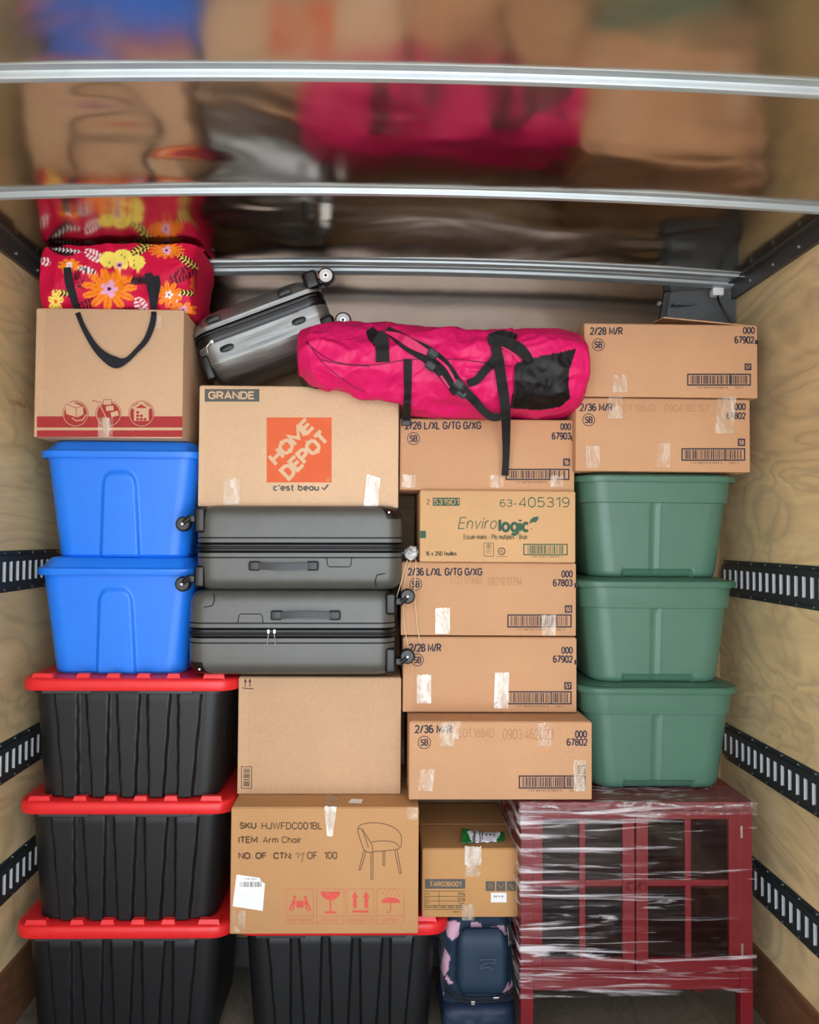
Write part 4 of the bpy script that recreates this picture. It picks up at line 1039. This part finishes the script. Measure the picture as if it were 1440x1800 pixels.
def on(bvh, px, py, off, Yd):
    d = ray(px, py).normalized(); o = Vector((0, 0, CAMZ)); h = bvh.ray_cast(o, d)
    if h[0] is None: return at(px, py, Yd)
    return h[0] - d*off
def strap(mb, pts, bvh=None, off=.004, th=.003, Yd=2.5, mi=0, per=8):
    """webbing strip: (px, py, width px, depth or None to lie on the bag)"""
    P = catmull([(a, b, w, -1 if y is None else y) for a, b, w, y in pts], per)
    known = None; C_ = []
    for (a, b, w, y) in P: C_.append((a, b, w))
    # depth per control point first, then smooth
    dep = []
    for (a, b, w, y) in pts:
        if y is None: dep.append(on(bvh, a, b, off, Yd).y)
        else: dep.append(y)
    D = [p[0] for p in catmull([(d,) for d in dep], per)]
    L = []; 
    for i, (a, b, w) in enumerate(C_):
        p = C_[max(i-1, 0)]; q = C_[min(i+1, len(C_)-1)]; dx, dy = q[0]-p[0], q[1]-p[1]; l = math.hypot(dx, dy) or 1
        nx_, ny_ = -dy/l*w/2, dx/l*w/2; Y = D[i]
        if bvh:
            for (sx, sy) in ((0, 0), (nx_, ny_), (-nx_, -ny_)):
                h = on(bvh, a+sx, b+sy, off, 99)
                if h.y < 50: Y = min(Y, h.y)
        L.append((at(a+nx_, b+ny_, Y), at(a-nx_, b-ny_, Y)))
    V = []
    for (l_, r_) in L: V += [l_, r_, l_+Vector((0, th, 0)), r_+Vector((0, th, 0))]
    F = []
    for i in range(len(L)-1):
        k = 4*i; n = k+4; F += [(k, k+1, n+1, n), (k+2, n+2, n+3, k+3), (k, n, n+2, k+2), (k+1, k+3, n+3, n+1)]
    F += [(0, 2, 3, 1), (len(V)-4, len(V)-3, len(V)-1, len(V)-2)]
    mb.add(V, F, mi)
def shift(mb, loc): mb.v = [(a-loc[0], b-loc[1], c-loc[2]) for a, b, c in mb.v]; return mb

# --- pink duffel
Yc = 2.59; ryp = .155; locP = Vector((at(775, 730, Yc).x, Yc, 1.93))
xhd = X_(702, 700, 2.55)
def clampP(q):
    if q.x < xhd+.01 and q.y > 2.535: q.z = max(q.z, HDT+.004+.02*0)
    elif q.x < xhd+.01: q.z = max(q.z, HDT+.004-(2.535-q.y)*.9 if q.y > 2.50 else q.z)
    q.z = max(q.z, 1.930 if q.y > 2.575 else q.z)
    return q
def wrP(q):
    px = proj(q)[0]; k = 1 if px < 900 else .6
    return folds(q, 5.5, .019*k, (.7, 1, 1.7), 3)+folds(q, 13, .011*k, (.8, 1, 1.5), 9)+folds(q, 30, .002, (1, 1, 1), 2)
ST = [(527, 626, 632, .25), (529, 608, 655, .6), (538, 598, 672, .8), (560, 591, 684, .95), (600, 586, 694, 1), (650, 585, 706, 1), (700, 588, 716, 1), (760, 592, 722, 1), (820, 594, 725, 1), (880, 594, 728, 1), (935, 590, 728, 1), (975, 592, 725, 1), (1005, 600, 720, .95), (1017, 608, 706, .85), (1022, 622, 690, .5)]
V, F = soft_bag(ST, Yc, ryp, 1, wrP, clamp=clampP)
bvP = bvh_of(V, F)
me = bpy.data.meshes.new('body'); me.from_pydata([tuple(v-locP) for v in V], [], F); me.update()
PK = col(216, 16, 98); BKc = col(9, 6, 8); PK2 = col(120, 6, 56)
def inpoly(x, y, P):
    c = False; j = len(P)-1
    for i in range(len(P)):
        if (P[i][1] > y) != (P[j][1] > y) and x < (P[j][0]-P[i][0])*(y-P[i][1])/(P[j][1]-P[i][1])+P[i][0]: c = not c
        j = i
    return c
meshp = [(903, 640), (912, 636), (935, 629), (975, 621), (1004, 615), (1013, 612), (1008, 630), (1001, 650), (1000, 680), (1003, 700), (985, 716), (950, 721), (896, 718), (901, 690), (905, 665)]
seams = [([(565, 632), (600, 640), (650, 644)], 1.0), ([(537, 601), (548, 610), (575, 630), (610, 640), (662, 641), (720, 632), (800, 632), (870, 640), (900, 645)], .9), ([(540, 600), (570, 640), (615, 675), (640, 688)], .7)]
def segd(x, y, P):
    m_ = 1e9
    for a, b in zip(P, P[1:]):
        dx, dy = b[0]-a[0], b[1]-a[1]; t_ = max(0, min(1, ((x-a[0])*dx+(y-a[1])*dy)/(dx*dx+dy*dy))); m_ = min(m_, math.hypot(x-a[0]-t_*dx, y-a[1]-t_*dy))
    return m_
def fnP(px, py, co, nr):
    if co.y < 2.60:
        if inpoly(px, py, meshp): return BKc
        for s_, w in seams:
            pass
    if co.z < 2.045 and px < 560 and co.y > 2.5: return BKc  # shade under the bag's left end, painted black into the cloth
    return PK
paint(me, fnP, locP)
M_pink = vcol('pink_cloth', .5, .3, 500, .0, .35, .5)
dt = thing('duffel_bag', 'long hot pink duffel bag with black straps lying across the middle cartons', 'duffel bag', locP)
link('body', me, M_pink, dt, smooth=180)
def bagpart(name, fn, mats, smooth=40, par=None, loc=None):
    mb = MB(); fn(mb); shift(mb, loc or locP); return mb.build(name, mats, par or dt, smooth=smooth)
M_pinks = plain('pink_strap', (200, 20, 90), .55, 0, .05, 60, .2, 300)
def f(mb): strap(mb, [(680, 578, 10, 2.50), (700, 592, 20, None), (722, 607, 25, None), (750, 622, 29, None), (775, 643, 30, None), (794, 667, 28, None), (806, 690, 22, None)], bvP, .010, .007)
padded = bagpart('shoulder_strap', f, M_web, par=dt)
def f(mb):
    strap(mb, [(678, 583, 3, 2.495), (702, 592, 13, None), (726, 606, 16, None), (752, 620, 10, None)], bvP, .021, .003)
    strap(mb, [(766, 628, 4, None), (786, 646, 5, None), (801, 672, 4, None)], bvP, .021, .003); strap(mb, [(757, 640, 3, None), (776, 662, 4, None), (790, 682, 3, None)], bvP, .021, .003)
bagpart('strap_facing', f, M_pinks)
def f(mb): strap(mb, [(650, 578, 15, 2.50), (657, 590, 22, None), (668, 597, 30, None), (672, 610, 24, None), (673, 636, 24, None)], bvP, .007)
bagpart('strap_anchor', f, M_web)
for s_, w_ in seams + [([(905, 640), (902, 668), (905, 690), (897, 718)], 1)]:
    def f(mb):
        P_ = catmull([tuple(p) for p in s_], 10); mb.tube([on(bvP, x, y, .0008, 2.46) for x, y in P_], .0014, n=6)
    bagpart('seam', f, plain('seam_dark', (96, 6, 50), .6))
def f(mb): strap(mb, [(717, 631, 14, None), (717, 660, 14, None), (717, 690, 13, None), (716, 708, 13, 2.445), (715, 725, 14, 2.50), (714, 745, 13, 2.545)], bvP, .006); 
cs_ = bagpart('compression_strap', f, M_web)
def f(mb):
    p = at(714, 743, 2.54); mb.box(p.x-.015, p.x+.015, p.y-.008, p.y+.003, p.z-.010, p.z+.009, 0, .003)
bagpart('buckle', f, M_black)
def f(mb): strap(mb, [(770, 640, 12, None), (790, 655, 14, None), (806, 672, 13, None), (820, 690, 15, None), (836, 706, 15, None), (850, 722, 14, 2.44), (866, 733, 14, 2.445), (884, 731, 12, 2.45), (890, 722, 8, 2.45)], bvP, .014)
bagpart('strap_tail', f, M_web)
def f(mb): strap(mb, [(822, 674, 13, None), (838, 668, 14, None), (852, 652, 15, None), (866, 636, 15, None), (876, 618, 13, None)], bvP, .014)
bagpart('cross_strap', f, M_web)
def f(mb): strap(mb, [(870, 606, 16, None), (876, 628, 18, None), (880, 655, 18, None), (885, 690, 18, None), (889, 720, 17, 2.43), (890, 760, 15, 2.50), (890, 800, 12, 2.54), (888, 836, 12, 2.552)], bvP, .016)
bagpart('hanging_strap', f, M_web)
def f(mb): strap(mb, [(858, 600, 14, None), (872, 597, 18, None), (892, 602, 20, None), (912, 612, 20, None), (926, 626, 17, None), (933, 636, 12, None)], bvP, .012); strap(mb, [(860, 592, 10, 2.46), (880, 585, 10, 2.47), (898, 588, 10, 2.47), (908, 592, 8, 2.49)], bvP, .012)
bagpart('shoulder_strap', f, M_web)
def f(mb): strap(mb, [(882, 610, 3, None), (900, 620, 3, None), (914, 636, 3, None)], bvP, .020, .003)
bagpart('strap_facing', f, M_pinks)
def f(mb): strap(mb, [(668, 581, 5, 2.50), (690, 576, 5, 2.52), (740, 581, 6, 2.53), (790, 586, 7, 2.52), (822, 582, 6, 2.51)], None, .006, .01)
bagpart('carry_handle', f, M_web)
for (x, y, a) in ((761, 622, .6), (757, 644, .6), (806, 676, .7), (812, 692, .6)):
    def f(mb):
        p = on(bvP, x, y, .022, 2.45); bm = bmesh.new(); bmesh.ops.create_cube(bm, size=1)
        for v in bm.verts: v.co = Vector((v.co.x*.034, v.co.y*.012, v.co.z*.024))
        bmesh.ops.bevel(bm, geom=bm.edges[:], offset=.004, segments=3, affect='EDGES'); mb.bm(bm, 0, Matrix.Translation(p) @ Matrix.Rotation(a, 4, 'Y'))
    bagpart('buckle', f, M_black)

# --- floral duffel
Yc2 = 2.735; ry2 = .165; locF = Vector((at(215, 548, Yc2).x, Yc2, ZLB))
def clampF(q):
    q.z = min(max(q.z, ZLB+.0015), zc(q.x)-.012)
    if q.y > YB-.02: q.y = YB-.02
    q.x = max(q.x, XL+.02)
    return q
def wrF(q): return folds(q, 7, .012, (1, 1, 1.3), 1)+folds(q, 16, .006, (1, 1, 1), 5)
ST = [(88, 480, 500, .5), (90, 452, 545, .85), (97, 442, 562, .95), (115, 437, 570, 1), (150, 434, 572, 1), (200, 432, 572, 1), (250, 431, 572, 1), (300, 431, 572, 1), (325, 430, 570, .98), (340, 436, 566, .92), (349, 450, 560, .8), (354, 480, 545, .5)]
V, F = soft_bag(ST, 2.66, ry2*.62, 2, wrF, nst=300, nring=300, expo=3.2, clamp=clampF)
for v in V:
    hq = (v.z-ZLB)/.23
    if v.x > -.72: v.x += (v.x+.72)*(.55*max(0, hq-.72)-.22*max(0, .5-abs(hq-.45)))
    if v.y > 2.62: v.y = 2.62+(v.y-2.62)*2.1
bvF = bvh_of(V, F)
me = bpy.data.meshes.new('body'); me.from_pydata([tuple(v-locF) for v in V], [], F); me.update()
RD = col(204, 4, 62); ORG = col(246, 138, 26); ORG2 = col(232, 92, 20); YL = col(244, 222, 100); MAR = col(70, 8, 26); LP = col(236, 168, 206); WH = col(244, 226, 226); BK = col(20, 12, 18)
flow = [(192, 508, 50, 38, 11, ORG, 16, LP), (293, 440, 33, 15, 14, ORG, 9, LP), (297, 518, 24, 24, 9, ORG, 8, WH), (322, 545, 26, 15, 8, ORG, 9, LP), (122, 466, 22, 12, 9, ORG, 6, WH), (98, 530, 14, 22, 7, YL, 4, ORG2), (345, 500, 12, 18, 7, ORG2, 4, WH)]
blobs = [(190, 456, 15, 14), (216, 450, 16, 12), (241, 461, 14, 13), (212, 464, 14, 10)]
leaves = [(107, 440, 24, 8, .3, MAR, BK), (247, 438, 26, 8, -.5, MAR, YL), (238, 492, 26, 8, .1, MAR, BK), (322, 482, 30, 12, -.5, MAR, RD), (330, 460, 24, 7, .6, MAR, YL), (140, 492, 18, 9, 1.2, MAR, RD), (155, 534, 24, 9, -.3, MAR, RD), (112, 515, 22, 6, .1, MAR, YL), (330, 515, 26, 5, .1, BK, YL), (118, 440, 26, 4, .1, BK, WH), (165, 449, 20, 10, .5, WH, RD), (152, 474, 18, 6, .3, WH, MAR), (248, 538, 18, 11, 1.1, WH, RD), (307, 525, 14, 7, -.4, WH, RD), (225, 545, 24, 5, 0, MAR, RD), (80, 460, 10, 8, .3, WH, RD), (270, 505, 18, 6, .9, MAR, RD), (215, 488, 18, 5, .4, ORG, ORG2)]
def fnF(px, py, co, nr):
    c = RD
    for (x, y, a, b, an, c1, c2) in leaves:
        dx, dy = px-x, py-y; u = (dx*math.cos(an)+dy*math.sin(an))/a; v = (-dx*math.sin(an)+dy*math.cos(an))/b
        if u*u+abs(v)**1.5 < 1:
            c = c2 if (math.sin(u*a*.95+abs(v)*3.0) > .45 or abs(v) < .07) else c1
    for (x, y, a, b, n_, c1, rc_, c2) in flow:
        dx, dy = (px-x)/a, (py-y)/b; r = math.hypot(dx, dy); th = math.atan2(dy, dx)
        k = abs(math.cos(th*n_/2+x)); lim = .42+.58*k**.7
        if r < lim:
            c = c1
            if r > .3 and k > .985: c = ORG2
        rr = math.hypot(px-x, py-y)
        if rr < rc_*(.5+.5*abs(math.cos(th*2.5))): c = c2
        if rr < rc_*.22: c = MAR
    for (x, y, a, b) in blobs:
        if ((px-x)/a)**2+((py-y)/b)**2 < 1: c = YL
    if math.hypot(px-210, py-466) < 6: c = LP if math.hypot(px-210, py-466) > 3 else MAR
    for (x, y) in ((188, 454), (192, 462), (213, 448), (219, 453), (235, 458), (236, 466)):
        if abs(px-x) < .8 and abs(py-y) < 2: c = BK
    return c
paint(me, fnF, locF)
M_flor = vcol('floral_cloth', .6, .2, 500, .0, .3, .35)
ft = thing('duffel_bag', 'red floral duffel bag with navy handles on the top left carton', 'duffel bag', locF)
link('body', me, M_flor, ft, smooth=180)
def f(mb):
    strap(mb, [(118, 470, 13, None), (121, 495, 14, None), (128, 520, 13, None), (134, 541, 10, 2.545), (140, 560, 8, 2.522), (150, 582, 9, 2.521), (165, 607, 11, 2.521), (182, 625, 15, 2.520), (203, 637, 20, 2.520), (222, 633, 9, 2.520), (240, 616, 8, 2.521), (256, 598, 9, 2.521), (266, 575, 10, 2.521), (270, 555, 9, 2.522), (270, 541, 10, 2.545), (272, 520, 12, None), (276, 500, 12, None), (273, 485, 12, None)], bvF, .006, .0025)
    strap(mb, [(261, 480, 13, None), (264, 500, 14, None), (268, 520, 13, None), (269, 538, 11, 2.55)], bvF, .009, .0025)
bagpart('carry_handle', f, M_navy, loc=locF, par=ft)
def f(mb):
    a = [at(x, y, 2.66) for x, y in ((350, 437), (362, 430), (372, 428))]; mb.tube(catmull(a, 4), [.02]*1+[.016]*3+[.012]*4+[.010])
    for p in (at(374, 437, 2.66), at(372, 431, 2.66)): mb.box(p.x-.008, p.x+.008, p.y-.01, p.y+.01, p.z-.008, p.z+.008, 1, .003)
bagpart('end_tab', f, [plain('red_tab', (200, 10, 50), .6), M_black], loc=locF, par=ft)
def f(mb): mb.tube(catmull([at(x, y, 2.60) for x, y in ((92, 470), (86, 485), (88, 510), (93, 530), (98, 542))], 6), .005)
bagpart('end_strap', f, M_navy, loc=locF, par=ft)

# ================================================================== RED CABINET
Yk = 2.47; xk0, xk1 = X_(916, 1560, Yk), X_(1323, 1560, Yk); ZK = .7625; zb = Z_(1120, 1741, Yk)
wk = xk1-xk0; dk = .40; loc = ((xk0+xk1)/2, Yk+dk/2, 0)
ct = thing('display_cabinet', 'dark red glass door cabinet on legs wrapped in clear film', 'cabinet', loc)
cm = lambda px, py=1560: X_(px, py, Yk)-loc[0]
def pk(name, fn, mats, par=ct, smooth=None):
    mb = MB(); fn(mb); return mb.build(name, mats, par, smooth=smooth)
y0 = -dk/2; zt = ZK-.001; st = .038
pk('top_panel', lambda mb: mb.box(-wk/2-.004, wk/2+.004, y0-.004, dk/2, zt-.026, zt, 0, .003), M_cab)
for sx in (-1, 1):
    for sy in (-1, 1):
        x0 = sx*wk/2; xa, xb = sorted((x0, x0-sx*st)); ya, yb = sorted((sy*dk/2, sy*(dk/2-.038)))
        pk('leg', lambda mb: mb.box(xa, xb, ya, yb, 0, zt-.0265, 0, .002), M_cab)
for sx in (-1, 1):
    xa, xb = sorted((sx*(wk/2-.003), sx*(wk/2-.016))); pk('side_panel', lambda mb: mb.box(xa, xb, y0+.036, dk/2-.036, zb+.01, zt-.027), M_cab)
pk('back_panel', lambda mb: mb.box(-wk/2+.036, wk/2-.036, dk/2-.012, dk/2-.002, zb+.01, zt-.027), plain('cab_back', (70, 40, 38), .6))
pk('bottom_rail', lambda mb: mb.box(-wk/2+st, wk/2-st, y0+.002, y0+.03, zb, zb+.048, 0, .002), M_cab)
pk('bottom_panel', lambda mb: mb.box(-wk/2+.036, wk/2-.036, y0+.031, dk/2-.014, zb+.03, zb+.045), M_cab)
pk('shelf', lambda mb: mb.box(-wk/2+.036, wk/2-.036, y0+.05, dk/2-.014, (zb+zt)/2, (zb+zt)/2+.016), M_cab)
zd0, zd1 = zb+.050, zt-.029
for (a, b) in ((933, 1116), (1119, 1303)):
    xa, xb = cm(a), cm(b); sw = .036
    d = pk('door', lambda mb: (mb.box(xa, xa+sw, y0+.001, y0+.024, zd0, zd1, 0, .0015), mb.box(xb-sw, xb, y0+.001, y0+.024, zd0, zd1, 0, .0015),
        mb.box(xa+sw, xb-sw, y0+.001, y0+.024, zd0, zd0+.042, 0, .0015), mb.box(xa+sw, xb-sw, y0+.001, y0+.024, zd1-.024, zd1, 0, .0015),
        mb.box((xa+xb)/2-.009, (xa+xb)/2+.009, y0+.004, y0+.022, zd0+.04, zd1-.022, 0, .002),
        mb.box(xa+sw, xb-sw, y0+.005, y0+.021, (zd0+zd1)/2+.015, (zd0+zd1)/2+.033, 0, .002)), M_cab)
    pk('glass_pane', lambda mb: mb.box(xa+sw-.002, xb-sw+.002, y0+.012, y0+.015, zd0+.04, zd1-.022), M_glass, d)
    kx = xb-.014 if a < 1000 else xa+.014
    pk('knob', lambda mb: (mb.cyl((kx, y0+.002, (zd0+zd1)/2+.02), (kx, y0-.014, (zd0+zd1)/2+.02), .006, 0, 14, bev=.002), mb.cyl((kx, y0-.012, (zd0+zd1)/2+.02), (kx, y0-.020, (zd0+zd1)/2+.02), .010, 0, 16, bev=.003)), M_cab, d, 40)
for zz in (zd1-.06, zd0+.07):
    pk('hinge', lambda mb: mb.cyl((cm(1304), y0-.001, zz-.018), (cm(1304), y0-.001, zz+.018), .0035, 0, 10), M_silver)
# film around the body: a sheet with pulled wrinkles, front, both sides
def wrapf(mb):
    nx, nz = 150, 70; V = []
    xs = [(-wk/2-.008, dk/2-.02)]
    path = []
    for k in range(12): path.append((-wk/2-.009, dk/2-.02-(dk-.03)*k/12))
    for k in range(nx+1): path.append((-wk/2-.007+(wk+.011)*k/nx, y0-.020))
    for k in range(1, 13): path.append((wk/2+.005, y0-.01+(dk-.03)*k/12))
    for j in range(nz+1):
        for i, (x, y) in enumerate(path):
            q = j/nz; z = zb-.012+.014*(x/wk+.5)+(zt-.004-(zb-.012))*q*(1-.0)
            if z > zt-.004: z = zt-.004
            w = .006*noise.noise((x*2.2, z*34+x*3.5*(1-q), 2))+.004*noise.noise((x*6, z*70-x*6, 8))
            if y < y0-.015: V.append((x, y-w, z))
            else: V.append((x+math.copysign(abs(w)*.8, x), y, z))
    m_ = len(path); mb.add(V, [(j*m_+i, j*m_+i+1, (j+1)*m_+i+1, (j+1)*m_+i) for j in range(nz) for i in range(m_-1)])
pk('stretch_film', wrapf, M_wrap, ct, 180)
def wtop(mb):
    rnd = random.Random(3); nx, ny = 120, 26; V = []
    for j in range(ny+1):
        for i in range(nx+1):
            x = -wk/2-.010+(wk+.02)*i/nx; q = j/ny
            edge = 1-min(1, min(abs(x-(-wk/2)), abs(x-wk/2))/.05)
            if q < .35: y = y0-.012-.004*rnd.random(); z = zt-.034+.036*(q/.35)+.004*noise.noise((x*30, q*9, 0))
            else: y = y0-.012+(.16)*(q-.35)/.65; z = zt+.0012+.0012*rnd.random()
            V.append((x, y+.006*noise.noise((x*40, q*20, 5)) if q < .35 else y, z))
    mb.add(V, [(j*(nx+1)+i, j*(nx+1)+i+1, (j+1)*(nx+1)+i+1, (j+1)*(nx+1)+i) for j in range(ny) for i in range(nx)])
pk('bunched_film', wtop, M_wrap2, ct, 60)

# ================================================================== BACKPACK
Yp = 2.60; bx0, bx1 = X_(779, 1700, Yp), X_(906, 1700, Yp); cxp = (bx0+bx1)/2; wp = bx1-bx0; locB = Vector((cxp, Yp+.10, 0)); hp = PB+.006
bt = thing('backpack', 'navy backpack with pink leaf pattern on the floor between tote and cabinet', 'backpack', locB)
NV = col(24, 44, 66); NV2 = col(20, 34, 54); PP = col(205, 160, 180)
def bp_mesh(w, d, h, cx, cy, z0, r, nf=80, L=110, noi=.004, belly=.01):
    mb = MB(); rs = []
    for k in range(L+1):
        q = k/L; z = z0+h*q; e = 1-abs(2*q-1)**6; ins = (1-e)*r
        rr = ring(w-2*ins, d-2*ins, r, z, nf, 30, 12)
        o = []
        for (x, y, zz) in rr:
            n_ = noi*noise.noise((x*14, y*14, zz*12+5))+noi*.6*noise.noise((x*30, y*30, zz*40)); s_ = 1+n_/(w/2)+belly*math.sin(q*PI)
            o.append((cx+x*s_, cy+y*s_, zz))
        rs.append(o)
    mb.loft(rs); return mb
me = bp_mesh(wp*.97, .22, hp, 0, 0.01, 0, .035).mesh('body')
pkp = [[(783, 1620), (802, 1618), (808, 1645), (795, 1653), (786, 1645)], [(782, 1667), (791, 1682), (789, 1704), (780, 1717), (774, 1700)], [(785, 1714), (797, 1729), (790, 1730), (782, 1720)], [(828, 1622), (845, 1622), (848, 1630), (840, 1642), (827, 1640)], [(862, 1630), (885, 1626), (892, 1644), (855, 1644)], [(883, 1744), (894, 1727), (896, 1738), (888, 1745)], [(893, 1745), (900, 1722), (907, 1735), (906, 1750)], [(772, 1738), (782, 1745), (780, 1750), (772, 1750)], [(898, 1650), (905, 1655), (905, 1660), (896, 1658)], [(800, 1621), (809, 1622), (806, 1648), (800, 1648)]]
def fnB(px, py, co, nr):
    for P_ in pkp:
        if inpoly(px, py, P_): return PP
    v = noise.noise((co.x*16, co.z*14, co.y*9+2))
    if co.z > .13 and (abs(px-842) > 62) and v > .28: return PP
    if v < -.3: return NV2
    return NV
paint(me, fnB, locB)
link('body', me, vcol('pack_cloth', .65, .3, 500, .1, .3), bt, smooth=60)
o = bp_mesh(.155, .05, .205, cxp-locB.x+.005, -.125, .135, .03, 30, 30, .002, .02).build('front_pocket', plain('pack_navy', (26, 48, 70), .6, 0, .08, 30, .3, 500), bt, smooth=60)
o = bp_mesh(wp*1.01, .25, .105, 0, -.004, .0, .035, 40, 26, .006, .03).build('base_pouch', plain('pack_base', (22, 40, 66), .6, 0, .08, 30, .3, 500), bt, smooth=60)
mb = MB(); z_ = .128
for k in range(2): mb.tube(catmull([(-wp*.48, -.108, z_+.012+k*.014), (-.06, -.138, z_+k*.012-.004), (.06, -.138, z_-.002+k*.012), (wp*.48, -.108, z_+.012+k*.012)], 8), .0035)
mb.build('zipper', M_navy, bt, smooth=40)
mb = MB(); mb.box(-.03, -.018, -.146, -.141, z_-.012, z_+.0, 0, .001); mb.box(.038, .056, -.146, -.141, z_+.006, z_+.012, 0, .001); mb.build('zip_pull', M_silver, bt)
Pm = Print(Yp-.075); Pm.stroke(catmull([(844, 1688), (849, 1687), (870, 1687), (868, 1694), (860, 1692), (848, 1696), (845, 1702), (858, 1700), (867, 1705)], 4), 1.6, plain('pack_mark', (60, 80, 98), .4)); 
Pm.build('emblem', bt, 'small stitched emblem')
mb = MB(); strap(mb, [(893, 1625, 8, 2.57), (898, 1640, 9, 2.565), (903, 1655, 8, 2.565), (913, 1658, 5, 2.57)], None, th=.004); strap(mb, [(906, 1668, 12, 2.58), (908, 1700, 13, 2.585), (909, 1735, 12, 2.585)], None, th=.01)
shift(mb, locB); mb.build('side_strap', M_web, bt, smooth=40)
mb = MB(); mb.tube([at(892, 1630, 2.555), at(894, 1645, 2.552), at(895, 1662, 2.555)], .002); shift(mb, locB); mb.build('zip_cord', M_silver, bt)

# ================================================================== SMALL THINGS
# crumpled packet on the small carton
mb = MB(); V = []; nx, ny = 34, 16; rnd = random.Random(2)
base = [(812, 1450), (835, 1462), (868, 1466), (888, 1468), (884, 1484), (860, 1484), (828, 1480), (814, 1462)]
for j in range(ny+1):
    for i in range(nx+1):
        q, r = i/nx, j/ny
        x = 812+74*q; top = 1452+14*q+6*math.sin(q*5); bot = 1462+22*min(1, q*2.2)-2*q
        y = top+(bot-top)*r; Yy = 2.60+.03*math.sin(q*3)
        p = at(x, y, Yy)
        # lies on the carton top, curled up at its left end
        w = .004*noise.noise((q*9, r*5, 1))
        Y2 = 2.58+.075*(1-r)+.02*q
        z = ZT+.0025+.006*abs(noise.noise((q*5, r*3, 4)))+.022*(1-q)**2*(1-r)+.012*math.sin(r*PI)
        x2 = at(x, y, Y2).x
        V.append((x2+.004*noise.noise((q*6, r*8, 9)), Y2+w, z))
Fp = [(j*(nx+1)+i, (j+1)*(nx+1)+i, (j+1)*(nx+1)+i+1, j*(nx+1)+i+1) for j in range(ny) for i in range(nx)]
mi = []
for j in range(ny):
    for i in range(nx):
        q, r = (i+.5)/nx, (j+.5)/ny
        g_ = q < .12+.14*abs(r-.5)*2 or q > .80+.12*math.sin(r*PI)
        dk_ = (.26 < q < .32 and r > .3) or (.40 < q < .43) or (.47 < q < .50 and .2 < r < .9) or (.52 < q < .78 and .55 < r < .68 and i % 3)
        mi.append(1 if g_ else (2 if dk_ else 0))
me = bpy.data.meshes.new('packet'); lo = Vector(V[0]); me.from_pydata([tuple(Vector(v)-lo) for v in V], [], Fp)
for p_, k in zip(me.polygons, mi): p_.material_index = k
o = link('plastic_packet', me, [plain('packet_white', (200, 200, 205), .25), plain('packet_green', (18, 96, 40), .25), INKD], None, lo, 180)
sm = o.modifiers.new('thickness', 'SOLIDIFY'); sm.thickness = .0012; sm.offset = 1
tag(o, 'crumpled green and white plastic packet lying on the small brown carton', 'packet')
# cream strings with a clear plastic fastener, by the suitcase end
def fS(mb): pass
pt = at(724, 972, 2.545)
t = thing('luggage_tag', 'clear crumpled luggage tag with cream strings hanging beside the upper suitcase', 'luggage tag', (pt.x, pt.y, pt.z))
mb = MB()
for pts in ([(716, 985), (709, 1010), (699, 1045), (689, 1078)], [(722, 985), (714, 1010), (710, 1050), (710, 1090), (716, 1130), (722, 1165)], [(731, 975), (731, 1000), (729, 1040), (732, 1080), (735, 1110), (739, 1130)]):
    mb.tube(catmull([at(x, y, 2.535 if x < 705 or pts[0][0] == 716 else 2.566) for x, y in pts], 8), .0011, n=6)
shift(mb, pt); mb.build('string', plain('cream_string', (232, 214, 176), .6), t, smooth=60)
bm = bmesh.new(); bmesh.ops.create_icosphere(bm, subdivisions=3, radius=.021)
for v in bm.verts:
    v.co *= 1+.35*noise.noise(v.co*90); v.co.y *= .6
mb = MB(); mb.bm(bm, 0, Matrix.Translation((0, 0, 0))); mb.build('tag_sleeve', M_clear, t, smooth=40)
mb = MB(); mb.cyl((-.035, .012, 0), (.0, .012, .0), .011, 0, 14, bev=.003); mb.tube([(.0, .01, 0), (.008, .0, -.01), (.012, -.002, -.02)], .003); mb.build('tag_clip', M_black, t, smooth=40)
